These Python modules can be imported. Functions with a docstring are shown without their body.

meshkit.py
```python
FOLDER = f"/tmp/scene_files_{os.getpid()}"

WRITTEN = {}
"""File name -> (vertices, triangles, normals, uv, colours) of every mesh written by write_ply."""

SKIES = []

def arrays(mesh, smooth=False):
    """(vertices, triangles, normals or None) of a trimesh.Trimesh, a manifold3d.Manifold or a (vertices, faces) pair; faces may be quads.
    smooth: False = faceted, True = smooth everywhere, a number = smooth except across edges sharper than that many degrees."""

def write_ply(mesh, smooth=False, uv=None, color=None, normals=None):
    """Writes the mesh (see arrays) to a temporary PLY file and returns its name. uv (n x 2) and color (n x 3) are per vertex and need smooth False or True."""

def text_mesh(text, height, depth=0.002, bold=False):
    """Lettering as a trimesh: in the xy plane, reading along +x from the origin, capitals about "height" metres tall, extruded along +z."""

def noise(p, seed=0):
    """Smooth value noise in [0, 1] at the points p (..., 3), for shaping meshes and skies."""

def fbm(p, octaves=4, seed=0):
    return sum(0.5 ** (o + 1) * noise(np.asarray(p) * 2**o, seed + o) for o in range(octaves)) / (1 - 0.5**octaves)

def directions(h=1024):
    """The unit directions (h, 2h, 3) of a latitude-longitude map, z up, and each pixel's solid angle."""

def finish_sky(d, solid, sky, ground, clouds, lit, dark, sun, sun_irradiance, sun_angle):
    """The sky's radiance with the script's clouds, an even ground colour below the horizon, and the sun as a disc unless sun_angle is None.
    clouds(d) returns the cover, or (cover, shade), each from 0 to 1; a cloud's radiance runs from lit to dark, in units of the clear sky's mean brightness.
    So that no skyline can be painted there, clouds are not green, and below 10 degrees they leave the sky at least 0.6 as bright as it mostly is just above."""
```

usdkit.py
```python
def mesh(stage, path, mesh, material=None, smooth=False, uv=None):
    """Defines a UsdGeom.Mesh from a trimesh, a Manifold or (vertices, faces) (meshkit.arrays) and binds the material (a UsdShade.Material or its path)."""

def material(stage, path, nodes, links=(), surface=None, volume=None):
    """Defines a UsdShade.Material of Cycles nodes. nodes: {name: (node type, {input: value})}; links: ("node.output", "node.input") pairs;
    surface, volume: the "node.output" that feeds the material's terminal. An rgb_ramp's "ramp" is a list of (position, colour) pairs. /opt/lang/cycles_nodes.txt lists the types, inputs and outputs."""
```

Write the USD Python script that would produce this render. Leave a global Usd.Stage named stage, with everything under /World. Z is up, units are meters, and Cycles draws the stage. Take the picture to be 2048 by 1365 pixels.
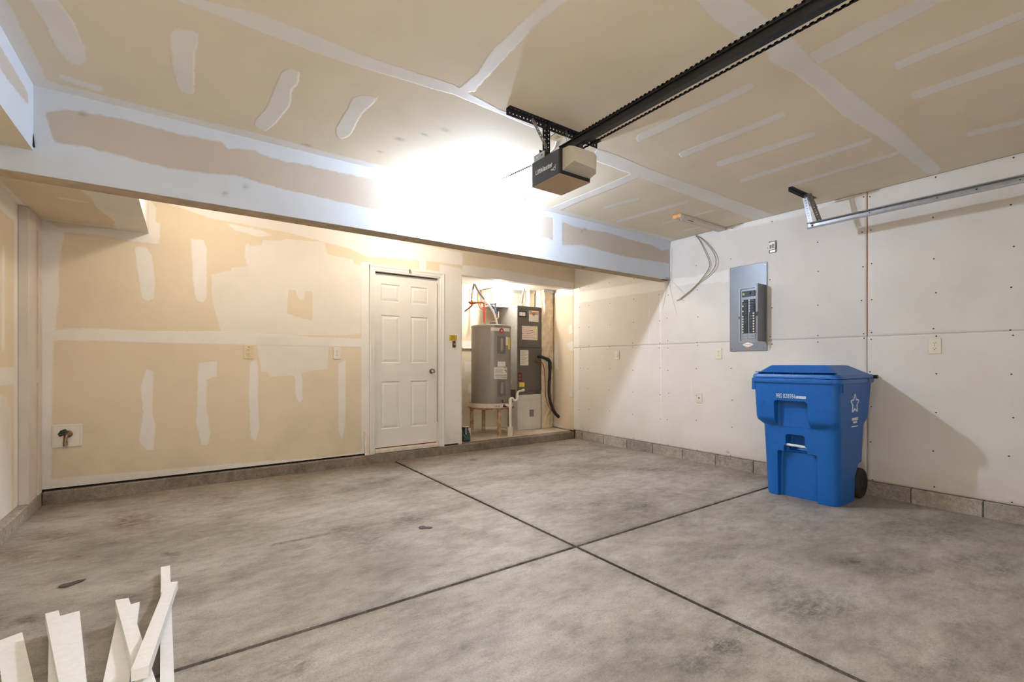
import math, random
import numpy as np
import trimesh
import manifold3d as m3
from manifold3d import Manifold, CrossSection
import usdkit, meshkit
from pxr import Usd, UsdGeom, UsdShade, UsdLux, Gf, Sdf, Vt

stage = Usd.Stage.CreateInMemory()
UsdGeom.SetStageUpAxis(stage, UsdGeom.Tokens.z)
UsdGeom.SetStageMetersPerUnit(stage, 1.0)
world = UsdGeom.Xform.Define(stage, '/World')
stage.SetDefaultPrim(world.GetPrim())
UsdGeom.Scope.Define(stage, '/World/Looks')
rng = random.Random(7)

# ------------------------------------------------------------------ camera
EYE = 1.12
cam = UsdGeom.Camera.Define(stage, '/World/camera')
cam.AddTranslateOp().Set(Gf.Vec3d(0, 0, EYE))
cam.AddRotateZOp().Set(-35.132)
cam.AddRotateXOp().Set(90.0)
cam.CreateHorizontalApertureAttr(36.0)
cam.CreateVerticalApertureAttr(36.0 * 1365 / 2048)
cam.CreateFocalLengthAttr(924.7 / 2048 * 36.0)
cam.CreateVerticalApertureOffsetAttr(44.8 / 2048 * 36.0)
cam.CreateClippingRangeAttr(Gf.Vec2f(0.02, 100))
cam.CreateExposureAttr(0.28)

# ------------------------------------------------------------------ lamp strengths (the bulbs themselves are built below)
COOL = (0.79, 0.95, 1.22)
WARM = (1.0, 0.895, 0.77)
CLOSET_WHITE = (1.0, 0.95, 0.88)
CEILING_BULB, ALCOVE_BULB, CLOSET_BULB, FILL_LIGHT = 2350.0, 530.0, 800.0, 150.0

# ------------------------------------------------------------------ materials
_m = {}
def L(s):                                            # sRGB 0-255 -> linear
    return tuple(((c / 255) / 12.92 if c / 255 < 0.04045 else ((c / 255 + 0.055) / 1.055) ** 2.4) for c in s)

def mat(name, col, rough=0.5, metal=0.0, spec=0.5, var=0.06, scale=14.0, bump=0.0, bscale=60.0, coat=0.0):
    """plain surface with a little procedural tone variation"""
    if name in _m: return _m[name]
    c = L(col)
    nodes = {'g': ('geometry', {}), 'tc': ('texture_coordinate', {}),
             'n': ('noise_texture', {'scale': scale, 'detail': 4.0}),
             'r': ('rgb_ramp', {'ramp': [(0.25, tuple(x * (1 - var * 1.6) for x in c)), (0.5, c), (0.75, tuple(min(1, x * (1 + var * 1.6)) for x in c))]}),
             'p': ('principled_bsdf', {'roughness': rough, 'metallic': metal, 'specular_ior_level': spec, 'coat_weight': coat})}
    links = [('g.position', 'n.vector'), ('n.fac', 'r.fac'), ('r.color', 'p.base_color')]
    if bump:
        nodes['bn'] = ('noise_texture', {'scale': bscale, 'detail': 3.0})
        nodes['b'] = ('bump', {'strength': bump, 'distance': 0.004})
        links += [('g.position', 'bn.vector'), ('bn.fac', 'b.height'), ('b.normal', 'p.normal')]
    _m[name] = usdkit.material(stage, '/World/Looks/' + name, nodes, links, surface='p.BSDF')
    return _m[name]

def glow(name, col, strength):
    _m[name] = usdkit.material(stage, '/World/Looks/' + name, {'e': ('emission', {'color': col, 'strength': strength})}, [], surface='e.emission')
    return _m[name]

def drywall(name, base, mud, prime, grime, edge=0.10):
    """drywall paper with joint compound, primer and dirt from the 'paint' primvar (r, g, b); edges are broken by noise"""
    N = {'a': ('attribute', {'attribute': 'paint'}), 's': ('separate_color', {}), 'g': ('geometry', {}),
         'n1': ('noise_texture', {'scale': 1.7, 'detail': 5.0, 'roughness': 0.6}),
         'n2': ('noise_texture', {'scale': 30.0, 'detail': 4.0, 'roughness': 0.6}),
         'n3': ('noise_texture', {'scale': 120.0, 'detail': 2.0}),
         'e': ('math', {'math_type': 'multiply_add', 'value2': 0.34, 'value3': -0.17}),
         'm0': ('math', {'math_type': 'add'}), 'm': ('map_range', {'range_type': 'smoothstep', 'from_min': 0.5 - edge, 'from_max': 0.5 + edge, 'clamp': True}),
         'q0': ('math', {'math_type': 'add'}), 'q': ('map_range', {'range_type': 'smoothstep', 'from_min': 0.46, 'from_max': 0.54, 'clamp': True}),
         'v': ('rgb_ramp', {'ramp': [(0.2, (0.90, 0.89, 0.87)), (0.5, (0.985, 0.985, 0.985)), (0.8, (1.05, 1.05, 1.06))]}),
         'c1': ('mix_color', {'a': L(base), 'b': L(mud)}), 'c2': ('mix_color', {'b': L(prime)}),
         'c3': ('mix_color', {'blend_type': 'multiply', 'fac': 1.0}),
         'c4': ('mix_color', {'b': L(grime)}),
         'd0': ('math', {'math_type': 'multiply'}),
         'w': ('rgb_ramp', {'ramp': [(0.35, (0.6, 0.6, 0.6)), (0.6, (1, 1, 1))]}),
         'hb': ('math', {'math_type': 'multiply_add', 'value2': 0.10}),
         'b': ('bump', {'strength': 0.35, 'distance': 0.004}),
         'rg': ('map_range', {'to_min': 0.85, 'to_max': 0.55}),
         'p': ('principled_bsdf', {'specular_ior_level': 0.25})}
    K = [('a.color', 's.color'), ('g.position', 'n1.vector'), ('g.position', 'n2.vector'), ('g.position', 'n3.vector'),
         ('n2.fac', 'e.value1'), ('s.r', 'm0.value1'), ('e.value', 'm0.value2'), ('m0.value', 'm.value'),
         ('s.g', 'q0.value1'), ('e.value', 'q0.value2'), ('q0.value', 'q.value'),
         ('m.result', 'c1.fac'), ('c1.result', 'c2.a'), ('q.result', 'c2.fac'),
         ('n1.fac', 'v.fac'), ('c2.result', 'c3.a'), ('v.color', 'c3.b'),
         ('n2.fac', 'w.fac'), ('s.b', 'd0.value1'), ('w.color', 'd0.value2'), ('d0.value', 'c4.fac'), ('c3.result', 'c4.a'),
         ('n3.fac', 'hb.value1'), ('m.result', 'hb.value3'), ('hb.value', 'b.height'), ('b.normal', 'p.normal'),
         ('m.result', 'rg.value'), ('rg.result', 'p.roughness'), ('c4.result', 'p.base_color')]
    _m[name] = usdkit.material(stage, '/World/Looks/' + name, N, K, surface='p.BSDF')
    return _m[name]

def concrete(name, lo, mid, hi, stain, rust, stretch=(1.0, 1.7, 1.0), rough=(0.34, 0.72), fine=0.8):
    N = {'g': ('geometry', {}), 'a': ('attribute', {'attribute': 'paint'}), 's': ('separate_color', {}),
         'mp': ('mapping', {'scale': stretch}),
         'n1': ('noise_texture', {'scale': 0.9, 'detail': 9.0, 'roughness': 0.72}),
         'n2': ('noise_texture', {'scale': 6.5, 'detail': 7.0, 'roughness': 0.72}),
         'n3': ('noise_texture', {'scale': 120.0, 'detail': 4.0, 'roughness': 0.8}),
         'n4': ('noise_texture', {'scale': 17.0, 'detail': 9.0, 'roughness': 0.8}),
         'r1': ('rgb_ramp', {'ramp': [(0.30, L(lo)), (0.50, L(mid)), (0.68, L(hi))]}),
         'r2': ('rgb_ramp', {'ramp': [(0.30, (0.68, 0.66, 0.63)), (0.5, (1, 1, 1)), (0.70, (1.12, 1.12, 1.12))]}),
         'r3': ('rgb_ramp', {'ramp': [(0.30, (1 - fine * .6,) * 3), (0.46, (1, 1, 1)), (0.70, (1 + fine * .25,) * 3)]}),
         'r4': ('rgb_ramp', {'ramp': [(0.38, (0.15, 0.15, 0.15)), (0.58, (1, 1, 1))]}),
         'c1': ('mix_color', {'blend_type': 'multiply', 'fac': 1.0}), 'c2': ('mix_color', {'blend_type': 'multiply', 'fac': 1.0}),
         'f1': ('math', {'math_type': 'multiply'}), 'f2': ('math', {'math_type': 'multiply'}),
         'c3': ('mix_color', {'b': L(stain)}), 'c4': ('mix_color', {'b': L(rust)}),
         'h': ('math', {'math_type': 'add'}),
         'b': ('bump', {'strength': 0.25, 'distance': 0.003}),
         'rr': ('map_range', {'from_min': 0.35, 'from_max': 0.65, 'to_min': rough[0], 'to_max': rough[1]}),
         'p': ('principled_bsdf', {'specular_ior_level': 0.4})}
    K = [('g.position', 'mp.vector'), ('mp.vector', 'n1.vector'), ('mp.vector', 'n2.vector'), ('g.position', 'n3.vector'), ('mp.vector', 'n4.vector'),
         ('a.color', 's.color'), ('n1.fac', 'r1.fac'), ('n2.fac', 'r2.fac'), ('n3.fac', 'r3.fac'), ('n4.fac', 'r4.fac'),
         ('r1.color', 'c1.a'), ('r2.color', 'c1.b'), ('c1.result', 'c2.a'), ('r3.color', 'c2.b'),
         ('s.r', 'f1.value1'), ('r4.color', 'f1.value2'), ('s.g', 'f2.value1'), ('r4.color', 'f2.value2'),
         ('c2.result', 'c3.a'), ('f1.value', 'c3.fac'), ('c3.result', 'c4.a'), ('f2.value', 'c4.fac'), ('c4.result', 'p.base_color'),
         ('n3.fac', 'h.value1'), ('n4.fac', 'h.value2'), ('h.value', 'b.height'), ('b.normal', 'p.normal'), ('n4.fac', 'rr.value'), ('rr.result', 'p.roughness')]
    _m[name] = usdkit.material(stage, '/World/Looks/' + name, N, K, surface='p.BSDF')
    return _m[name]

TAN, MUD = (223, 208, 182), (232, 226, 218)
W_TAN = drywall('drywall_tan', TAN, MUD, (229, 222, 211), (112, 94, 74))
W_CEIL = drywall('drywall_ceiling', (233, 219, 194), (238, 232, 224), (226, 221, 212), (105, 96, 86))
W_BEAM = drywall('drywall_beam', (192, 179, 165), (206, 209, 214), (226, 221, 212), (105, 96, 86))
W_RIGHT = drywall('drywall_gray', (222, 214, 204), (232, 227, 219), (230, 224, 215), (140, 116, 90))
CONC = concrete('concrete_floor', (104, 95, 85), (149, 140, 129), (174, 166, 156), (52, 47, 42), (104, 78, 52))
CURB = concrete('concrete_curb', (106, 95, 84), (138, 126, 112), (160, 148, 134), (60, 52, 44), (90, 70, 50), (1.5, 1.5, 1.5), (0.7, 0.9), 1.1)
BLOCK = [concrete('concrete_block_a', (150, 140, 129), (176, 165, 152), (196, 186, 174), (88, 78, 68), (100, 80, 60), (2, 2, 2), (0.7, 0.9), 0.9),
         concrete('concrete_block_b', (142, 132, 121), (168, 157, 144), (188, 178, 166), (88, 78, 68), (100, 80, 60), (2, 2, 3), (0.7, 0.9), 0.9)]
JOINT = concrete('joint_dirt', (40, 35, 30), (62, 55, 47), (100, 91, 80), (30, 26, 22), (60, 44, 30), (5, 5, 5), (0.9, 1.0), 1.4)
PAD = concrete('concrete_pad', (168, 152, 132), (196, 182, 162), (212, 200, 182), (90, 76, 60), (130, 98, 66), (2, 2, 2), (0.6, 0.9), 0.6)
WHITE = mat('white_paint', (222, 216, 207), 0.45, var=0.03, scale=8)
DOORW = mat('door_white', (224, 219, 211), 0.4, var=0.02, scale=5)
OLDW = mat('aged_white', (214, 203, 188), 0.6, var=0.08, scale=20)
LUMW = mat('lumber_white', (236, 233, 228), 0.55, var=0.03, scale=40, bump=0.25, bscale=50)
IVORY = mat('ivory_plastic', (214, 198, 158), 0.35, var=0.02)
BEIGEP = mat('beige_plastic', (224, 214, 190), 0.35, var=0.02)
WPLAST = mat('white_plastic', (228, 222, 210), 0.35, var=0.02)
SLOT = mat('slot_dark', (40, 34, 30), 0.6)
BLACK = mat('black_plastic', (26, 26, 27), 0.45)
DARK = mat('dark_void', (20, 16, 13), 0.9)
WOODU = mat('raw_lumber', (180, 160, 134), 0.75, var=0.14, scale=9, bump=0.2, bscale=30)
ORANGEW = mat('raw_wood_orange', (198, 128, 62), 0.7, var=0.12, scale=30)
PIT = mat('rust_brown', (110, 62, 34), 0.85, var=0.25, scale=50)
STEEL = mat('galvanized', (178, 180, 182), 0.35, metal=0.85, var=0.08, scale=30)
STEELD = mat('dark_angle_steel', (58, 57, 57), 0.5, metal=0.5, var=0.1)
CHROME = mat('satin_nickel', (170, 162, 152), 0.25, metal=1.0, var=0.03)
BRASS = mat('brass', (146, 122, 92), 0.35, metal=0.9)
BLUE = mat('bin_blue', (0, 88, 166), 0.42, var=0.06, scale=40, bump=0.06, bscale=300)
PRINT = mat('print_white', (225, 228, 232), 0.5, var=0.02)
RUBBER = mat('rubber', (24, 23, 22), 0.75)
PANELG = mat('panel_gray', (128, 131, 136), 0.36, metal=0.25, var=0.04, scale=6)
PANELB = mat('panel_light', (142, 145, 150), 0.42, metal=0.2, var=0.03)
OPENER = mat('opener_gray', (66, 70, 78), 0.5, metal=0.1, var=0.03)
LENS = mat('lens_beige', (196, 186, 168), 0.5, var=0.03, scale=6)
TANK = mat('tank_gray', (138, 130, 121), 0.32, metal=0.15, var=0.03)
TANKD = mat('tank_gray_dark', (112, 104, 96), 0.4, var=0.03)
AHG = mat('cabinet_brown_gray', (92, 84, 74), 0.45, var=0.04)
FILT = mat('cabinet_silver', (216, 210, 198), 0.42, metal=0.0, var=0.04, scale=8)
FOIL = mat('duct_foil', (206, 198, 184), 0.28, metal=0.6, var=0.1, scale=22, bump=0.7, bscale=26)
FOILW = mat('duct_wrap', (214, 196, 166), 0.45, metal=0.12, var=0.12, scale=14, bump=0.9, bscale=18)
PVC = mat('pvc_white', (226, 218, 204), 0.35, var=0.03)
PAPER = mat('label_paper', (222, 214, 202), 0.7, var=0.02)
INKR = mat('ink_red', (190, 60, 50), 0.7)
INKO = mat('ink_orange', (226, 130, 52), 0.7)
INKB = mat('ink_blue', (120, 160, 190), 0.7)
INKG = mat('ink_gray', (130, 124, 118), 0.7)
INKY = mat('ink_yellow', (226, 196, 60), 0.6)
PEXR = mat('pex_red', (206, 70, 44), 0.4)
PEXB = mat('pex_blue', (70, 112, 170), 0.4)
INSUL = mat('pipe_insulation', (38, 34, 32), 0.8)
CABLE = mat('cable_sheath', (150, 134, 112), 0.6)
CABLEG = mat('cable_gray', (124, 116, 106), 0.6)
COPPER = mat('copper', (160, 96, 60), 0.4, metal=0.8, var=0.2)
TEAL = mat('can_label', (52, 74, 76), 0.5, var=0.5, scale=40)
LEAF = mat('dry_leaf', (70, 62, 56), 0.8, var=0.2, scale=40)
GREEN = mat('handle_green', (34, 56, 40), 0.4)
DOORG = mat('garage_door_white', (238, 236, 232), 0.5, var=0.03)
MUDPOST = mat('joint_compound', (211, 201, 190), 0.8, spec=0.2, var=0.04, scale=6)
GRIME = mat('screw_dark', (58, 50, 44), 0.6, var=0.3, scale=60)

# ------------------------------------------------------------------ prims
_used = {}
def path_for(parent, name):
    base = (parent or '/World') + '/' + name
    n = _used.get(base, 0); _used[base] = n + 1
    return base if n == 0 else f'{base}_{n:03d}'

ORIGIN = {}
def meta(prim, label=None, cat=None, group=None, kind=None):
    for k, v in (('label', label), ('category', cat), ('group', group), ('kind', kind)):
        if v: prim.SetCustomDataByKey(k, v)

def thing(name, label, cat, loc=(0, 0, 0), group=None, kind=None):
    p = path_for(None, name)
    x = UsdGeom.Xform.Define(stage, p); x.AddTranslateOp().Set(Gf.Vec3d(*map(float, loc)))
    meta(x.GetPrim(), label, cat, group, kind); ORIGIN[p] = np.array(loc, float)
    return p

def setting(name, label=None, loc=(0, 0, 0)):
    return thing(name, label, None, loc, kind='structure')

def arr(mesh):
    if hasattr(mesh, 'to_mesh') or isinstance(mesh, trimesh.Trimesh):
        v, f, _ = meshkit.arrays(mesh); return v, f
    v, f = np.asarray(mesh[0], float), np.asarray(mesh[1], int)
    if f.shape[1] == 4: f = np.vstack([f[:, [0, 1, 2]], f[:, [0, 2, 3]]])
    return v, f

def part(parent, name, mesh, material, smooth=30, label=None, paint=None, kind=None):
    """one Mesh prim under parent; mesh is in world coordinates"""
    top = '/' + '/'.join(parent.split('/')[1:3])
    v, f = arr(mesh)
    p = path_for(parent, name)
    v = v - ORIGIN[top]
    if paint is not None:
        m = usdkit.mesh(stage, p, (v, f), material, smooth=True)
        UsdGeom.PrimvarsAPI(m).CreatePrimvar('paint', Sdf.ValueTypeNames.Color3fArray, 'vertex').Set(Vt.Vec3fArray.FromNumpy(paint.astype(np.float32)))
    else:
        m = usdkit.mesh(stage, p, trimesh.Trimesh(v, f, process=True), material, smooth=smooth)
    meta(m.GetPrim(), label, None, None, kind)
    return p

def parts(parent, name, meshes, material, smooth=30, label=None):
    for m in meshes: part(parent, name, m, material, smooth, label)

def single(name, mesh, material, label, cat, group=None, kind=None, smooth=30):
    """a top-level thing that is one mesh"""
    v, f = arr(mesh)
    base = np.array([(v[:, 0].min() + v[:, 0].max()) / 2, (v[:, 1].min() + v[:, 1].max()) / 2, v[:, 2].min()])
    p = path_for(None, name)
    m = usdkit.mesh(stage, p, trimesh.Trimesh(v - base, f, process=True), material, smooth=smooth)
    m.AddTranslateOp().Set(Gf.Vec3d(*map(float, base)))
    meta(m.GetPrim(), label, cat, group, kind)
    return p

# ------------------------------------------------------------------ shapes
def cat_(*ms):
    V, F, n = [], [], 0
    for m in ms:
        v, f = arr(m); V.append(v); F.append(f + n); n += len(v)
    return np.vstack(V), np.vstack(F)

def box(x0, x1, y0, y1, z0, z1):
    return Manifold.cube((x1 - x0, y1 - y0, z1 - z0)).translate((x0, y0, z0))

def hull(pts): return Manifold.hull_points(np.asarray(pts, float))

def cbox(x0, x1, y0, y1, z0, z1, c=0.002):
    """box with chamfered edges"""
    pts = []
    for x, sx in ((x0, 1), (x1, -1)):
        for y, sy in ((y0, 1), (y1, -1)):
            for z, sz in ((z0, 1), (z1, -1)):
                pts += [(x + sx * c, y + sy * c, z), (x + sx * c, y, z + sz * c), (x, y + sy * c, z + sz * c)]
    return hull(pts)

_sph = np.array([(math.cos(a) * math.cos(b), math.sin(a) * math.cos(b), math.sin(b)) for b in np.radians([-90, -60, -30, 0, 30, 60, 90]) for a in np.radians(range(0, 360, 30))])
def rhull(balls):
    """hull of balls (x, y, z, r)"""
    return hull(np.vstack([_sph * b[3] + np.array(b[:3]) for b in balls]))

def rbox(x0, x1, y0, y1, z0, z1, r):
    return rhull([(x, y, z, r) for x in (x0 + r, x1 - r) for y in (y0 + r, y1 - r) for z in (z0 + r, z1 - r)])

def axes(d):
    d = np.array(d, float); d /= np.linalg.norm(d)
    u = np.cross(d, (0, 0, 1.0)) if abs(d[2]) < 0.95 else np.cross(d, (1.0, 0, 0))
    u /= np.linalg.norm(u); return d, u, np.cross(d, u)

def cyl(a, b, r, n=20, r2=None):
    a, b = np.array(a, float), np.array(b, float); d, u, w = axes(b - a)
    t = np.linspace(0, 2 * math.pi, n, endpoint=False); ring = np.outer(np.cos(t), u) + np.outer(np.sin(t), w)
    return hull(np.vstack([a + ring * r, b + ring * (r if r2 is None else r2)]))

def tube(pts, r, n=10, smooth=True, step=6):
    P = np.array(pts, float)
    if smooth and len(P) > 2:
        Q = np.vstack([2 * P[0] - P[1], P, 2 * P[-1] - P[-2]]); out = []
        for i in range(1, len(Q) - 2):
            p0, p1, p2, p3 = Q[i - 1:i + 3]
            for t in np.linspace(0, 1, step, endpoint=False):
                out.append(0.5 * (2 * p1 + (p2 - p0) * t + (2 * p0 - 5 * p1 + 4 * p2 - p3) * t * t + (3 * p1 - p0 - 3 * p2 + p3) * t ** 3))
        P = np.array(out + [P[-1]])
    T = np.gradient(P, axis=0); T /= np.linalg.norm(T, axis=1, keepdims=True)
    _, u, _ = axes(T[0]); V = []
    a = np.linspace(0, 2 * math.pi, n, endpoint=False)
    for p, t in zip(P, T):
        u = u - t * (u @ t); u /= np.linalg.norm(u); w = np.cross(t, u)
        V.append(p + r * (np.outer(np.cos(a), u) + np.outer(np.sin(a), w)))
    k = len(P); V = np.vstack(V + [P[:1], P[-1:]]); F = []
    for i in range(k - 1):
        for j in range(n):
            b, c = i * n + j, i * n + (j + 1) % n
            F += [(b, c, c + n), (b, c + n, b + n)]
    for j in range(n):
        F += [(k * n, (j + 1) % n, j), (k * n + 1, (k - 1) * n + j, (k - 1) * n + (j + 1) % n)]
    return V, np.array(F)

def lathe(prof, o, d=(0, 0, 1), n=28):
    """profile [(r, h)] turned about axis d through o"""
    d, u, w = axes(d); o = np.array(o, float); t = np.linspace(0, 2 * math.pi, n, endpoint=False); V = []
    for r, h in prof:
        V.append(o + d * h + max(r, 1e-5) * (np.outer(np.cos(t), u) + np.outer(np.sin(t), w)))
    V = np.vstack(V); F = []
    for i in range(len(prof) - 1):
        for j in range(n):
            a, b = i * n + j, i * n + (j + 1) % n
            F += [(a, b, b + n), (a, b + n, a + n)]
    return V, np.array(F)

class Frame:
    """local x right, y up, z outward on a wall"""
    def __init__(s, o, r, u=(0, 0, 1)):
        s.o, s.r, s.u = np.array(o, float), np.array(r, float), np.array(u, float); s.n = np.cross(s.r, s.u)
    def __call__(s, m):
        v, f = arr(m); return s.o + v[:, :1] * s.r + v[:, 1:2] * s.u + v[:, 2:3] * s.n, f

def on_back(x, z, y=5.13): return Frame((x, y, z), (1, 0, 0))
def on_right(y, z, x=4.76): return Frame((x, y, z), (0, -1, 0))

def disc(r, t=0.001, n=24, c=(0, 0)):
    a = np.linspace(0, 2 * math.pi, n, endpoint=False)
    return hull([(c[0] + r * math.cos(k), c[1] + r * math.sin(k), z) for k in a for z in (0, t)])

def text(s, h, bold=False, depth=0.0012, width=None):
    m = meshkit.text_mesh(s, h, depth, bold); v, f = arr(m)
    if width: v = v * [width / (v[:, 0].max() - v[:, 0].min()), 1, 1]
    return v, f

def moved(m, d):
    v, f = arr(m); return v + np.array(d, float), f

def extrude(poly, axis, a, b):
    """polygon in the two other axes extruded along axis from a to b"""
    m = CrossSection([np.asarray(poly, float)], m3.FillRule.NonZero).extrude(b - a)
    v, f = arr(m); v[:, 2] += a
    o = {'x': [2, 0, 1], 'y': [0, 2, 1], 'z': [0, 1, 2]}[axis]
    return v[:, o], (f[:, ::-1] if axis == 'y' else f)

# ------------------------------------------------------------------ painted surfaces
def signed(P, poly):
    """signed distance, inside positive"""
    A = np.asarray(poly, float); Bp = np.roll(A, -1, 0); lo, hi = A.min(0) - 0.06, A.max(0) + 0.06
    out = np.full(len(P), -0.06); k = np.all((P > lo) & (P < hi), 1); Q = P[k]
    if not len(Q): return out
    dmin = np.full(len(Q), 1e9); ins = np.zeros(len(Q), bool)
    for a, b in zip(A, Bp):
        e = b - a; t = np.clip(((Q - a) @ e) / max(e @ e, 1e-12), 0, 1)
        dmin = np.minimum(dmin, np.linalg.norm(Q - a - t[:, None] * e, axis=1))
        if a[1] != b[1]:
            c = (a[1] > Q[:, 1]) != (b[1] > Q[:, 1])
            ins ^= c & (Q[:, 0] < (b[0] - a[0]) * (Q[:, 1] - a[1]) / (b[1] - a[1]) + a[0])
    out[k] = np.where(ins, dmin, -dmin); return out

def cover(P, polys, w=0.04, gain=1.0):
    s = np.full(len(P), -0.06)
    for p in polys: s = np.maximum(s, signed(P, p))
    return 0.5 + np.clip(s / (2 * w), -0.5, 0.5 * gain)

def span(a, b, step, must=()):
    return np.unique(np.round(np.concatenate([np.linspace(a, b, max(2, int(round((b - a) / step)) + 1)), [m for m in must if a < m < b]]), 4))

def sheet(us, vs, place, flip=False, holes=()):
    """grid of points (u, v) -> place(u, v); cells whose centre lies in a hole are dropped"""
    U, Vv = np.meshgrid(us, vs, indexing='ij'); P = np.stack([U.ravel(), Vv.ravel()], 1); m = len(vs)
    i, j = np.meshgrid(range(len(us) - 1), range(m - 1), indexing='ij'); i, j = i.ravel(), j.ravel()
    cu, cv = (us[i] + us[i + 1]) / 2, (vs[j] + vs[j + 1]) / 2; keep = np.ones(len(i), bool)
    for a, b, c, d in holes: keep &= ~((cu > a) & (cu < b) & (cv > c) & (cv < d))
    i, j = i[keep], j[keep]; q = i * m + j
    F = np.vstack([np.stack([q, q + m, q + m + 1], 1), np.stack([q, q + m + 1, q + 1], 1)])
    if flip: F = F[:, ::-1]
    return place(P), F, P

def backing(v, f, n, t):
    """gives a sheet its thickness: a copy pushed back by t along -n (no rim needed where it abuts its neighbours)"""
    return v - np.array(n) * t, f[:, ::-1]

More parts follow.
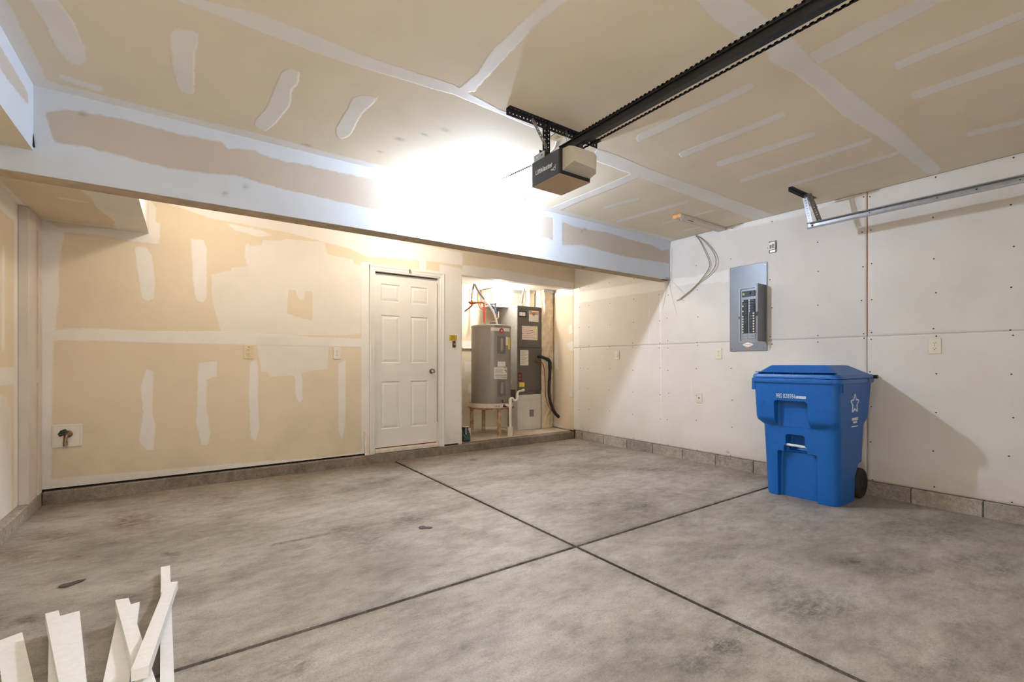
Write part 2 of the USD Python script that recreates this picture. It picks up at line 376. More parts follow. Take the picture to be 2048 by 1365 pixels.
# ------------------------------------------------------------------ outlines of joint compound, primer, paler bands and stains, in metres on each surface
BACK = {
 'mud': [
  [(-1,2.3),(-0.81,2.19),(-0.81,2.12),(-0.83,2.03),(-0.84,1.87),(-0.84,1.67),(-0.86,1.43),(-0.87,1.23),(-0.88,0.63),(-0.88,0.31),(-0.89,0.09),(-1,0.05)],
  [(-0.88,1.38),(-0.79,1.4),(-0.58,1.41),(-0.29,1.4),(0.26,1.42),(0.59,1.41),(1.14,1.39),(1.6,1.39),(1.6,1.3),(1.19,1.3),(0.5,1.3),(-0.29,1.3),(-0.86,1.31)],
  [(-0.37,2.13),(-0.29,2.13),(-0.25,2.06),(-0.23,1.81),(-0.24,1.69),(-0.28,1.66),(-0.32,1.69),(-0.35,1.92)],
  [(0.03,2.26),(0.12,2.26),(0.15,2.2),(0.15,1.72),(0.12,1.68),(0.07,1.7),(0.05,1.84)],
  [(0.46,2.26),(0.49,2.29),(0.51,2.22),(0.51,2.1),(0.48,2.07),(0.46,2.14)],
  [(-0.29,1.07),(-0.24,1.05),(-0.25,0.69),(-0.23,0.57),(-0.24,0.36),(-0.29,0.36),(-0.34,0.45),(-0.31,0.68),(-0.33,0.92)],
  [(0.09,1.12),(0.23,1.14),(0.23,1),(0.15,0.97),(0.15,0.7),(0.18,0.48),(0.16,0.36),(0.11,0.37),(0.07,0.57),(0.08,0.84)],
  [(0.5,1.12),(0.55,1.16),(0.57,1.08),(0.57,0.76),(0.58,0.47),(0.55,0.36),(0.51,0.4),(0.49,0.77)],
  [(0.9,1.08),(0.95,1.11),(0.97,0.95),(0.98,0.75),(0.94,0.71),(0.91,0.8)],
  [(1.33,1.11),(1.4,1.15),(1.41,0.89),(1.4,0.46),(1.37,0.29),(1.33,0.41)],
  [(-1.01,2.19),(-0.82,2.18),(-0.57,2.19),(-0.39,2.17),(-0.2,2.17),(-0.19,2.36),(-0.23,2.37),(-0.22,2.49),(-0.29,2.58),(-0.36,2.57),(-0.31,2.27),(-0.67,2.24)],
  [(-0.26,2.57),(0.18,2.47),(0.77,2.45),(1.45,2.37),(1.62,2.31),(2.34,2.35),(2.85,2.36),(2.85,2.52),(1.45,2.55),(0.18,2.62),(-0.26,2.68)],
  [(2.25,2.53),(2.35,2.53),(2.35,2.21),(2.26,2.2)],
  [(1.57,2.24),(1.7,2.25),(1.7,0.04),(1.58,0.08)],
  [(1.45,2.03),(1.58,2.21),(2.67,2.25),(3.41,2.13),(2.57,2.05),(1.7,2.06)],
  [(2.53,2.33),(2.88,2.31),(2.88,0.03),(2.53,0.06)],
  [(2.85,2.36),(3.41,2.37),(4.09,2.35),(4.74,2.33),(4.74,2.15),(2.85,2.14)],
  [(-0.97,0.2),(-0.9,0.2),(-0.67,0.19),(-0.29,0.18),(0.49,0.16),(1.14,0.13),(1.6,0.14),(1.6,-0.19),(-0.29,-0.04),(-0.97,-0.02)],
  [(0.3,2.45),(0.59,2.43),(0.7,2.4),(0.59,2.36),(0.38,2.39)],
 ],
 'prime': [
  [(0.19,1.95),(0.26,1.97),(0.26,1.98),(0.35,2),(0.35,2.03),(0.49,2.06),(0.47,2.11),(0.47,2.28),(0.5,2.26),(0.6,2.28),(0.61,2.33),(0.81,2.36),(0.81,2.38),(0.88,2.38),(1.19,2.4),(1.22,2.27),(1.31,2.27),(1.49,2.25),(1.49,2.21),(1.59,2.2),(1.57,1.45),(1.46,1.43),(1.02,1.41),(0.59,1.4),(0.27,1.41),(0.22,1.59),(0.19,1.76)],
  [(0.55,1.38),(1.24,1.38),(1.22,1.06),(1.03,1.04),(0.95,1),(0.67,0.99),(0.66,1.03),(0.6,1.04)],
 ],
 'hole': [
  [(0.84,1.87),(0.91,1.87),(0.94,1.77),(0.99,1.78),(1,1.87),(1.07,1.87),(1.07,1.57),(0.96,1.58),(0.85,1.62),(0.83,1.62)],
 ],
}
BEAM = {
 'tan': [
  [(-0.62,2.46),(-0.55,2.5),(-0.31,2.52),(-0.04,2.51),(0.18,2.52),(0.21,2.49),(0.37,2.52),(0.39,2.5),(0.52,2.49),(0.69,2.5),(0.88,2.5),(1.15,2.51),(1.52,2.52),(2.04,2.51),(2.41,2.51),(2.92,2.54),(2.92,2.33),(2.31,2.3),(1.76,2.28),(1.44,2.28),(1.15,2.28),(0.88,2.29),(0.52,2.3),(0.26,2.33),(0.14,2.31),(-0.08,2.29),(-0.24,2.3),(-0.46,2.32),(-0.58,2.31)],
  [(3.04,2.52),(3.22,2.5),(3.52,2.51),(3.65,2.52),(4.01,2.5),(4.4,2.49),(4.52,2.47),(4.6,2.46),(4.73,2.49),(4.73,2.32),(4.4,2.31),(4.01,2.3),(3.65,2.31),(3.33,2.33),(3.04,2.29)],
 ],
}
CEIL = {
 'mud': [
  [(0.01,2.31),(0.13,2.31),(0.46,2.32),(0.77,2.3),(1.2,2.25),(1.77,2.28),(2.03,2.28),(1.93,2.17),(1.49,2.23),(1.15,2.17),(0.68,2.21),(0.44,2.2),(0.26,2.2),(0.05,2.25),(-0.16,2.26),(-0.16,2.31)],
  [(2.3,2.25),(2.51,2.24),(2.86,2.26),(3.64,2.25),(4.3,2.25),(4.9,2.26),(4.98,2.45),(3.94,2.43),(3.05,2.4),(2.69,2.4),(2.37,2.39)],
  [(1.83,0.99),(2.02,0.99),(2.27,0.98),(2.42,0.99),(2.77,0.99),(3.66,0.97),(4.66,0.99),(4.78,1.05),(4.67,1.08),(3.71,1.08),(3.16,1.11),(2.76,1.09),(2.51,1.09),(2.32,1.12),(2.25,1.09),(2.09,1.11),(1.86,1.12),(1.68,1.1),(1.34,1.1),(1.54,1)],
  [(1.19,1.45),(1.18,1.62),(1.17,1.82),(1.2,2.01),(1.19,2.2),(1.27,2.16),(1.26,2),(1.25,1.82),(1.24,1.6),(1.26,1.4),(1.27,1.09),(1.21,1.13)],
  [(2.81,2.27),(2.92,2.28),(2.93,2.61),(2.92,3.15),(2.94,3.49),(2.81,3.36),(2.82,2.91),(2.82,2.57)],
  [(2.42,0.99),(2.4,0.79),(2.41,0.66),(2.41,0.59),(2.41,0.46),(2.51,0.39),(2.51,0.52),(2.53,0.73),(2.54,0.91),(2.53,0.99)],
  [(2.41,1.27),(2.42,1.26),(2.45,1.26),(2.47,1.27),(2.48,1.29),(2.46,2.01),(2.44,2.02),(2.41,2.01),(2.39,1.99),(2.37,1.96)],
  [(2.85,1.3),(2.86,1.3),(2.89,1.3),(2.91,1.31),(2.92,1.32),(2.9,1.99),(2.88,2),(2.85,1.99),(2.82,1.97),(2.81,1.95)],
  [(3.25,1.3),(3.26,1.29),(3.29,1.3),(3.31,1.31),(3.33,1.32),(3.26,1.93),(3.24,1.94),(3.21,1.93),(3.18,1.91),(3.16,1.89)],
  [(3.65,1.12),(3.66,1.12),(3.68,1.12),(3.7,1.13),(3.72,1.14),(3.69,2),(3.67,2),(3.65,1.99),(3.63,1.98),(3.61,1.96)],
  [(4.03,1.09),(4.04,1.09),(4.06,1.09),(4.08,1.09),(4.1,1.1),(4.1,1.81),(4.09,1.81),(4.06,1.81),(4.04,1.8),(4.03,1.78)],
  [(2.85,0.32),(2.86,0.31),(2.88,0.31),(2.9,0.31),(2.92,0.32),(2.91,0.78),(2.89,0.78),(2.87,0.78),(2.84,0.78),(2.83,0.77)],
  [(3.26,0.37),(3.28,0.36),(3.3,0.36),(3.33,0.36),(3.35,0.37),(3.32,0.82),(3.3,0.82),(3.27,0.82),(3.24,0.81),(3.22,0.8)],
  [(4.12,0.46),(4.14,0.45),(4.17,0.45),(4.2,0.46),(4.22,0.46),(4.15,0.74),(4.13,0.75),(4.1,0.75),(4.07,0.74),(4.05,0.73)],
  [(3.28,2.71),(3.29,2.71),(3.31,2.72),(3.33,2.74),(3.34,2.75),(3.27,3.1),(3.26,3.1),(3.24,3.09),(3.22,3.07),(3.21,3.05)],
  [(3.69,2.49),(3.7,2.49),(3.72,2.5),(3.74,2.52),(3.76,2.53),(3.69,3.32),(3.68,3.32),(3.65,3.31),(3.63,3.28),(3.62,3.26)],
  [(4.11,2.51),(4.12,2.51),(4.14,2.52),(4.15,2.53),(4.16,2.54),(4.13,3.08),(4.12,3.08),(4.11,3.07),(4.09,3.06),(4.08,3.05)],
  [(4.51,2.88),(4.52,2.88),(4.53,2.89),(4.54,2.9),(4.55,2.91),(4.52,3.11),(4.51,3.11),(4.5,3.1),(4.49,3.09),(4.48,3.08)],
  [(-0.53,2.58),(-0.44,2.53),(-0.43,2.59),(-0.4,2.72),(-0.39,2.93),(-0.4,3.03),(-0.43,3.09),(-0.47,3.1),(-0.5,2.98),(-0.5,2.8),(-0.52,2.65)],
  [(-0.06,2.54),(-0.03,2.5),(0.04,2.48),(0.04,2.57),(0.03,2.64),(0.03,2.86),(0.03,3.05),(-0.01,3.09),(-0.04,3.04),(-0.06,2.82)],
  [(0.39,2.58),(0.42,2.52),(0.46,2.52),(0.48,2.62),(0.46,2.72),(0.48,2.89),(0.45,3.09),(0.43,3.22),(0.4,3.3),(0.34,3.26),(0.34,3.16),(0.38,2.96),(0.38,2.77)],
  [(0.75,2.6),(0.79,2.54),(0.86,2.51),(0.86,2.6),(0.84,2.73),(0.86,3.04),(0.83,3.12),(0.79,3.09),(0.76,2.99),(0.76,2.72)],
  [(-0.37,3.26),(-0.37,3.27),(-0.37,3.29),(-0.38,3.31),(-0.39,3.33),(-0.54,3.3),(-0.54,3.29),(-0.54,3.27),(-0.53,3.25),(-0.52,3.24)],
 ],
}
RIGHT = {
 'mud': [
  [(5.05,2.18),(4.24,2.16),(3.53,2.14),(3.53,2.02),(4.24,2.02),(5.05,2.01)],  # paler band at beam height, alcove stretch
  [(3.42,2.14),(2.72,2.13),(2.72,1.99),(3.42,2.04)],  # the same paler band, continued in front of the beam
  [(2.82,2.69),(1.61,2.67),(1.57,2.59),(2.02,2.52),(2.71,2.54)],
 ],
 'streak': [
  [(3.78,1.99),(3.75,1.98),(3.75,0.41),(3.78,0.47)],
  [(3.69,2.04),(3.67,2.03),(3.67,0.67),(3.69,0.54)],
  [(3.62,1.97),(3.57,1.96),(3.57,0.43),(3.61,0.36)],
  [(3.42,1.88),(3.4,1.88),(3.39,0.33),(3.41,0.33)],
  [(3.24,1.92),(3.22,1.92),(3.21,1.05),(3.23,1.05)],
  [(3.19,1.62),(3.16,1.62),(3.16,0.36),(3.18,0.41)],
  [(2.64,1.21),(2.62,1.21),(2.62,0.42),(2.64,0.42)],
 ],
 'closet': [
  [(5.56,1.45),(5.51,1.55),(5.51,1.06),(5.5,1.02),(5.58,1.04),(5.61,1.22)],
  [(5.26,1.67),(5.19,1.72),(5.18,1.59),(5.25,1.54)],
  [(5.31,1.41),(5.16,1.46),(5.16,1.3),(5.23,1.31)],
  [(5.66,0.14),(5.16,0.03),(5.16,0.09),(5.37,0.13),(5.52,0.17),(5.66,0.21)],
  [(5.66,2.29),(5.16,2.23),(5.16,2.14),(5.46,2.19),(5.66,2.2)],
 ],
}
STAINS = [  # centre, two half axes, strength, rusty
 (-0.314,4.23,0.174,-0.122,0.017,-0.228,0.9,1),
 (-0.694,4.13,0.158,-0.111,0.0231,-0.138,0.5,1),
 (-0.798,3.87,0.12,-0.0842,0.0282,-0.137,0.5,1),
 (-0.0802,3.38,0.0602,-0.0423,0.00104,-0.0439,0.7,0),
 (-0.528,3.64,0.0709,-0.0499,0.00672,-0.0463,0.5,1),
 (-0.56,2.86,0.107,-0.0754,0.0107,-0.0548,0.6,0),
 (-0.242,2.88,0.0783,-0.0551,0.00306,-0.0364,0.5,0),
 (0.788,4.36,0.142,-0.1,-0.062,-0.343,0.35,1),
 (0.279,4.53,0.137,-0.0963,-0.0101,-0.163,0.45,1),
 (1.31,3.13,0.117,-0.0824,-0.0484,-0.116,0.5,0),
 (0.939,2.88,0.128,-0.0901,-0.0613,-0.188,0.4,0),
 (0.899,3.17,0.165,-0.116,-0.0313,-0.11,0.3,0),
 (1.06,2.7,0.125,-0.0876,-0.0226,-0.0574,0.3,0),
 (1.53,2.65,0.162,-0.114,-0.0437,-0.0759,0.2,0),
 (2.53,3.71,0.199,-0.14,-0.0641,-0.0941,0.4,1),
 (4.26,4.79,0.169,-0.119,-0.102,-0.115,0.4,1),
 (2.72,4.66,0.057,-0.0401,-0.0417,-0.0714,0.6,1),
 (4.03,3.12,0.172,-0.121,-0.111,-0.0855,0.5,0),
 (2.95,2.37,0.0901,-0.0634,-0.0609,-0.049,0.5,0),
 (2.66,2.61,0.0648,-0.0456,-0.0371,-0.0364,0.4,0),
 (1.6,2.52,0.079,-0.0556,-0.0271,-0.0427,0.2,0),
 (3.06,1.03,0.0576,-0.0405,-0.0603,-0.0204,0.7,0),
 (2.34,0.949,0.169,-0.119,-0.177,-0.0719,0.55,0),
 (2.43,0.861,0.0744,-0.0523,-0.0856,-0.0303,0.5,0),
 (2.42,1.15,0.124,-0.0874,-0.13,-0.0617,0.35,0),
 (3.95,0.918,0.214,-0.15,-0.166,-0.0385,0.35,0),
 (3.21,0.809,0.133,-0.0937,-0.076,-0.0191,0.35,0),
 (3.68,0.637,0.14,-0.0985,-0.135,-0.0234,0.3,0),
 (2.02,1.21,0.0267,-0.0188,-0.0372,-0.0223,0.5,0),
 (2.22,0.685,0.0651,-0.0458,-0.0764,-0.0235,0.3,0),
 (1.74,1.01,0.0807,-0.0568,-0.0733,-0.0425,0.7,0),
 (1.55,1.01,0.106,-0.0749,-0.0733,-0.0481,0.5,0),
 (1.9,1.04,0.0516,-0.0363,-0.0689,-0.0376,0.45,0),
 (2.32,0.469,0.076,-0.0535,-0.0745,-0.015,0.35,0),
 (2.42,0.366,0.0598,-0.0421,-0.054,-0.00818,0.35,0),
 (2.19,0.524,0.0598,-0.0421,-0.049,-0.0117,0.45,0),
 (0.344,1.86,0.0532,-0.0374,-0.0153,-0.0825,0.45,0),
 (0.272,1.88,0.0897,-0.0631,-0.00858,-0.0593,0.35,0),
 (0.849,1.67,0.0164,-0.0116,-0.00903,-0.0178,0.5,0),
 (0.903,1.59,0.0193,-0.0136,-0.011,-0.0193,0.6,0),
 (1.3,1.41,0.0151,-0.0106,-0.0141,-0.0153,1,0),
 (1.35,1.45,0.0347,-0.0244,-0.0492,-0.053,0.3,0),
 (1.62,1.17,0.0334,-0.0235,-0.0233,-0.0169,0.4,0),
 (0.0692,2,0.089,-0.0626,-0.00217,-0.0628,0.25,0),
 (1.48,1.26,0.0267,-0.0188,-0.0213,-0.0182,0.5,0),
 (2.51,1.5,0.0945,-0.0665,-0.0193,-0.0115,0.5,0),
 (3.63,0.512,0.0666,-0.0469,-0.119,-0.0168,0.5,0),
 (-0.833,3.94,0.097,-0.0683,0.0173,-0.0817,0.4,1),
 (6.29,2.9,0.318,-0.224,-0.279,-0.129,0.15,0),
 (3.25,0.51,0.121,-0.0854,-0.0355,-0.00557,0.3,0),
 (2.73,0.503,0.0876,-0.0617,-0.0207,-0.00382,0.3,0),
 (4.05,1.07,0.17,-0.12,-0.098,-0.026,0.3,0),
 (3.38,1.43,0.165,-0.116,-0.0793,-0.0336,0.2,0),
]
# ------------------------------------------------------------------ room
XL, XR, YB, YF, ZC = -0.99, 4.76, 5.13, 3.45, 2.59
YDOOR = -1.15                                        # garage door wall, behind the camera

# floor: four slabs between tooled joints
def stains(P):
    r, g = np.zeros(len(P)), np.zeros(len(P))
    for cx, cy, ax, ay, bx, by, s, rusty in STAINS:
        A = np.array([[ax, bx], [ay, by]]); q = np.linalg.solve(A, (P - [cx, cy]).T)
        w = min(1.0, 1.45 * s) * np.exp(-1.1 * (q ** 2).sum(0))
        if rusty: g = np.maximum(g, w)
        else: r = np.maximum(r, w)
    # dirt gathers at the joints and the walls, and a tyre line crosses the rear left slab
    d = np.minimum(abs(P[:, 0] - 1.95), abs(P[:, 1] - 2.09))
    r = np.maximum(r, 0.45 * np.exp(-(d / 0.03) ** 2))
    g = np.maximum(g, 0.35 * np.exp(-((P[:, 1] - 5.1) / 0.18) ** 2))
    t = abs((P[:, 1] - 3.18) - (P[:, 0] - 0.5) * -0.02)
    r = np.maximum(r, 0.95 * np.exp(-(t / 0.014) ** 2) * ((P[:, 0] > 0.42) & (P[:, 0] < 1.35)))
    return np.stack([np.clip(r, 0, 1), np.clip(g, 0, 1), np.zeros(len(P))], 1)

fl = setting('floor')
JX, JY, HG = 1.95, 2.09, 0.0105
for x0, x1 in ((-0.96, JX - HG), (JX + HG, 4.76)):
    for y0, y1 in ((YDOOR, JY - HG), (JY + HG, YB)):
        us, vs = span(x0, x1, 0.03, (x0 + .006, x1 - .006)), span(y0, y1, 0.03, (y0 + .006, y1 - .006))
        def place(P, a=(x0, x1, y0, y1)):
            e = np.minimum.reduce([P[:, 0] - a[0], a[1] - P[:, 0], P[:, 1] - a[2], a[3] - P[:, 1]])
            wob = 0.004 * meshkit.noise(np.c_[P * 9, np.zeros(len(P))], 3) + 0.0015
            z = np.where(e < 1e-4, -wob - 0.004, np.where(e < 0.0061, -0.0008, 0.0))
            return np.c_[P, z]
        v, f, P = sheet(us, vs, place)
        pr = stains(P)
        sk = []                                      # edges of the slab
        rim = np.array([(x0, y0), (x1, y0), (x1, y1), (x0, y1)])
        nv = len(v)
        V2 = np.vstack([np.c_[rim, np.full(4, -0.004)], np.c_[rim, np.full(4, -0.06)]])
        F2 = [(nv + a, nv + 4 + a, nv + (a + 1) % 4) for a in range(4)] + [(nv + (a + 1) % 4, nv + 4 + a, nv + 4 + (a + 1) % 4) for a in range(4)]
        part(fl, 'floor_slab', (np.vstack([v, V2]), np.vstack([f, F2])), CONC, paint=np.vstack([pr, np.tile([.6, 0, 0], (8, 1))]))
part(fl, 'joint_bed', cat_(box(-.9, 4.7, JY - .02, JY + .02, -.055, -.017), box(JX - .02, JX + .02, YDOOR, YB - .05, -.055, -.0172)), JOINT)

# concrete kerbs
def kerb(x0, x1, y0, y1, z, c=0.008):
    return cbox(x0, x1, y0, y1, -0.02, z, c)
def painted_box(parent, name, m, material, dirt):
    v, f = arr(trimesh.Trimesh(*arr(m), process=True)); tm = trimesh.Trimesh(v, f).subdivide_to_size(0.2)
    tm = trimesh.Trimesh(tm.vertices[tm.faces].reshape(-1, 3), np.arange(len(tm.faces) * 3).reshape(-1, 3), process=False)
    part(parent, name, (tm.vertices, tm.faces), material, paint=np.tile(dirt, (len(tm.vertices), 1)))
bb = setting('baseboard_back')
painted_box(bb, 'kerb', kerb(-0.932, 4.735, 5.10, 5.24, 0.102), CURB, (0.35, 0.1, 0))
bl = setting('baseboard_left')
painted_box(bl, 'kerb', kerb(XL - .04, -0.935, YDOOR, 5.16, 0.098), BLOCK[0], (0.25, 0.15, 0))
br = setting('baseboard_right')
cuts = [5.10, 4.948, 4.521, 4.11, 3.695, 3.276, 2.863, 2.448, 2.03, 1.61, 1.19, 0.779, 0.36, -0.06, -0.48, -0.9, YDOOR]
for i, (a, b) in enumerate(zip(cuts[1:], cuts[:-1])):
    painted_box(br, 'block', cbox(4.735, 4.80, a + .003, b - .003, -.02, .118, .005), BLOCK[i % 2], (0.25 + .25 * (i % 3 == 0), 0.1, 0))
part(br, 'mortar', box(4.741, 4.79, YDOOR, 5.10, -.02, .112), JOINT)

# back wall, one sheet surface with the door and closet openings cut out
wb = setting('wall_back')
us, vs = span(XL, XR, .016, (1.70, 2.545, 2.832)), span(.12, 2.60, .016, (2.185, 2.237))
v, f, P = sheet(us, vs, lambda P: np.c_[P[:, 0], np.full(len(P), YB), P[:, 1]], False, [(1.70, 2.545, .0, 2.185), (2.832, 4.9, .0, 2.237)])
r, g = cover(P, BACK['mud']), cover(P, BACK['prime'], .03)
h = cover(P, BACK['hole'], .02); g = np.minimum(g, 1 - h); r = np.minimum(r, 1 - h)
n = meshkit.fbm(np.c_[P * 2.2, np.zeros(len(P))], 4, 5)
low = np.clip((0.75 - P[:, 1]) / .6, 0, 1) * np.clip((n - .42) * 5, 0, 1) * .18
r = np.maximum(r, .36 * ((P[:, 0] > 2.83) & (P[:, 1] > 2.2)))
part(wb, 'drywall_sheet', (v, f), W_TAN, paint=np.stack([r, g, low], 1))
part(wb, 'dark_gap_strip', box(XL, 1.66, YB + .006, 5.23, .098, .14), DARK)  # near-black strip painting the shade of the gap under the wall
part(wb, 'corner_bead', cat_(box(2.826, 2.836, YB - .004, 5.235, .105, 2.24)), OLDW)
part(wb, 'corner_rust', cat_(*[box(2.838, 2.8385 + rng.random() * .002, YB - .0045 + rng.random() * .02, YB + .03 + rng.random() * .05, z, z + .02 + rng.random() * .05) for z in (.12, .16, .22, .3, .42, .5, .56, .9, 1.3, 1.38, 2.1, 2.15)]), PIT)
part(wb, 'header_edge', box(2.832, XR, YB + .0005, YB + .105, 2.2375, 2.30), OLDW)
part(wb, 'closet_stud', box(2.79, 2.826, YB + .001, 5.235, .105, 2.5), OLDW)

# closet behind the back wall
wc = setting('wall_closet')
us, vs = span(2.80, XR, .03), span(.1, 2.30, .03)
v, f, P = sheet(us, vs, lambda P: np.c_[P[:, 0], np.full(len(P), 6.25), P[:, 1]])
up = np.maximum(cover(P, [[(2.7, 1.965), (4.9, 1.965), (4.9, 2.4), (2.7, 2.4)], [(2.7, 1.35), (4.9, 1.35), (4.9, 1.46), (2.7, 1.46)], [(3.5, .98), (3.62, .98), (3.62, 1.14), (3.5, 1.16)], [(3.56, .66), (3.66, .68), (3.66, .8), (3.58, .8)]], .01), .2)  # top zone: the closet bulb's light put into the pale compound colour
part(wc, 'drywall_sheet', (v, f), W_TAN, paint=np.stack([up, 0 * up, 0 * up], 1))
part(wc, 'ledge', cbox(2.81, 3.72, 6.225, 6.249, 1.345, 1.36, .002), OLDW)
part(setting('wall_closet'), 'drywall_sheet', box(2.78, 2.80, YB + .12, 6.25, .105, 2.27), OLDW)
part(setting('floor'), 'closet_pad', cbox(2.70, XR, 5.232, 6.3, -.02, .104, .004), PAD)

# right wall: four sheets with open joints, and the strip inside the closet
wr = setting('wall_right')
def right_sheet(y0, y1, z0, z1, closet=False):
    us, vs = span(y0, y1, .02), span(z0, z1, .02)
    v, f, P = sheet(us, vs, lambda P: np.c_[np.full(len(P), XR), P[:, 0], P[:, 1]], True)
    if closet:
        r = cover(P, RIGHT['closet'], .02); mm = W_TAN
        r = np.maximum(r, cover(P, [[(5.1, 2.16), (6.3, 2.16), (6.3, 2.4), (5.1, 2.4)]], .03))
        dirt = np.clip((.35 - P[:, 1]) / .25, 0, 1) * .35
    else:
        r = cover(P, RIGHT['mud'], .05); mm = W_RIGHT
        r = np.maximum(r, .55 * cover(P, RIGHT['streak'], .012) + .0)
        r = np.maximum(r, cover(P, [[(5.02, .1), (5.2, .1), (5.2, 2.3), (5.02, 2.3)]], .05) * .9)
        n = meshkit.noise(np.c_[P[:, 0] * 7, P[:, 1] * .4, 0 * r], 11)
        r = np.clip(r + (n - .55) * .5 * np.exp(-((P[:, 0] - 3.3) / .7) ** 2), 0, 1)
        dirt = np.clip((.32 - P[:, 1]) / .2, 0, 1) * .22
        dirt = np.maximum(dirt, .9 * np.exp(-(((P[:, 0] - 2.73) / .02) ** 2 + ((P[:, 1] - .165) / .018) ** 2)))
        dirt = np.maximum(dirt, .5 * np.exp(-(((P[:, 0] - 2.62) / .13) ** 2 + ((P[:, 1] - .13) / .018) ** 2)))
    B = v.copy(); B[:, 0] += .0127
    rim = []
    k, m = len(us), len(vs)
    for idx in ([i * m for i in range(k)], [(k - 1) * m + j for j in range(m)], [i * m + m - 1 for i in range(k - 1, -1, -1)], [j for j in range(m - 1, -1, -1)]):
        for a, b in zip(idx[:-1], idx[1:]): rim += [(a, b, b + len(v)), (a, b + len(v), a + len(v))]
    part(wr, 'drywall_sheet', (np.vstack([v, B]), np.vstack([f, np.array(rim)])), mm, paint=np.vstack([np.stack([r, 0 * r, dirt], 1)] * 2))
for y0, y1 in ((YDOOR, 1.484), (1.490, 5.154)):
    right_sheet(y0, y1, .122, 1.3503); right_sheet(y0 + .002 * (y0 > 0), y1 - .003 * (y0 < 0), 1.3518, 2.588)
right_sheet(5.159, 6.25, .108, 2.30, True)
part(wr, 'stud', box(XR + .0128, XR + .05, 1.45, 1.53, .12, 2.6), ORANGEW)
part(wr, 'framing', box(XR + .02, XR + .06, YDOOR, 6.3, .1, 2.62), PIT)
part(wr, 'torn_paper', cat_(hull([(4.7585, 1.50, .40), (4.745, 1.53, .36), (4.7585, 1.53, .47), (4.758, 1.50, .46)]), hull([(4.7585, 1.497, .22), (4.748, 1.525, .18), (4.7585, 1.52, .29)])), BEIGEP)
heads = []
for y in (5.02, 4.84, 4.43, 4.02, 3.61, 3.49, 3.10, 2.69, 2.28, 1.87, 1.52, 1.455, 1.05, .64, .23, -.2):
    for z in (.14, .45, .74, 1.05, 1.325, 1.375, 1.66, 1.95, 2.24, 2.55):
        yy, zz = y + rng.uniform(-.012, .012), z + rng.uniform(-.02, .02)
        if 2.3 < yy < 2.72 and 1.24 < zz < 2.15: continue
        heads.append(on_right(yy, zz, XR)(disc(.0055, .0012, 8)))
part(wr, 'screw_heads', cat_(*heads), GRIME, smooth=False, kind='stuff')

# left wall
wl = setting('wall_left')
us, vs = span(YDOOR, YB, .03), span(.1, 2.60, .03)
v, f, P = sheet(us, vs, lambda P: np.c_[np.full(len(P), XL), P[:, 0], P[:, 1]])
r = cover(P, [[(4.66, .05), (4.8, .05), (4.8, 2.4), (4.66, 2.4)], [(-2, .97), (4.8, .97), (4.8, 1.09), (-2, 1.09)], [(4.39, 1.2), (4.46, 1.2), (4.46, 1.9), (4.40, 1.9)], [(-2, 2.12), (5, 2.12), (5, 2.4), (-2, 2.4)], [(4.4, .25), (4.5, .2), (4.5, .9), (4.42, .9)]], .04)
g = cover(P, [[(3.5, .05), (4.62, .05), (4.6, .8), (4.4, .92), (3.5, .9)]], .06)
part(wl, 'drywall_sheet', (v, f), W_TAN, paint=np.stack([r, g * .9, 0 * r], 1))

# garage door wall behind the camera
wf = setting('wall_front')
part(wf, 'drywall_sheet', cat_(box(XL, -.62, YDOOR - .03, YDOOR, 0, 2.6), box(4.45, XR, YDOOR - .03, YDOOR, 0, 2.6), box(-.62, 4.45, YDOOR - .03, YDOOR, 2.2, 2.6)), OLDW)
d2 = setting('door_2')
for k in range(4):
    part(d2, 'door_section', cbox(-.66, 4.49, YDOOR - .08, YDOOR - .035, .002 + k * .555, .55 + k * .555, .006), DOORG)

# ceilings
ce = setting('ceiling')
us, vs = span(-.70, XR, .02), span(YDOOR, YF, .02)
v, f, P = sheet(us, vs, lambda P: np.c_[P, np.full(len(P), ZC)], True)
wob = .03 * meshkit.noise(np.c_[P * 2.5, 0 * P[:, 0]], 9)
r = np.maximum(cover(P, CEIL['mud'], .03), .5 + np.clip((P[:, 1] + wob - 3.375) / .06, -.5, .5))
r = np.maximum(r, .5 + np.clip((-.60 + wob * .4 - P[:, 0]) / .08, -.5, .5))
r = np.maximum(r, .45 * (np.exp(-(((P[:, 0] - 1.55) / .5) ** 2 + ((P[:, 1] - 3.0) / .35) ** 2))))
d = np.zeros(len(P))
for x, y, s in ((1.14, 2.9, .03), (1.25, 2.75, .02), (1.1, 3.15, .02), (1.33, 2.62, .025), (1.7, 2.72, .012), (1.62, 2.9, .012), (.66, 3.34, .025), (1.5, 3.35, .02), (2.6, 3.38, .03), (1.93, 2.2, .05), (2.1, 2.12, .05)):
    d = np.maximum(d, .55 * np.exp(-(((P[:, 0] - x) / s) ** 2 + ((P[:, 1] - y) / (s * .6)) ** 2)))
part(ce, 'drywall_sheet', (v, f), W_CEIL, paint=np.stack([r, 0 * r, d], 1))
us, vs = span(-.3, XR, .05), span(YF + .1, YB, .05)
v, f, P = sheet(us, vs, lambda P: np.c_[P, np.full(len(P), ZC)], True)
part(ce, 'drywall_sheet', (v, f), W_CEIL, paint=np.tile([.6, 0, 0], (len(P), 1)))
us, vs = span(2.80, XR, .02), span(YB + .1, 6.25, .02)
v, f, P = sheet(us, vs, lambda P: np.c_[P, np.full(len(P), 2.275)], True)
part(ce, 'drywall_sheet', (v, f), W_CEIL, paint=np.tile([.9, 0, 0], (len(P), 1)))

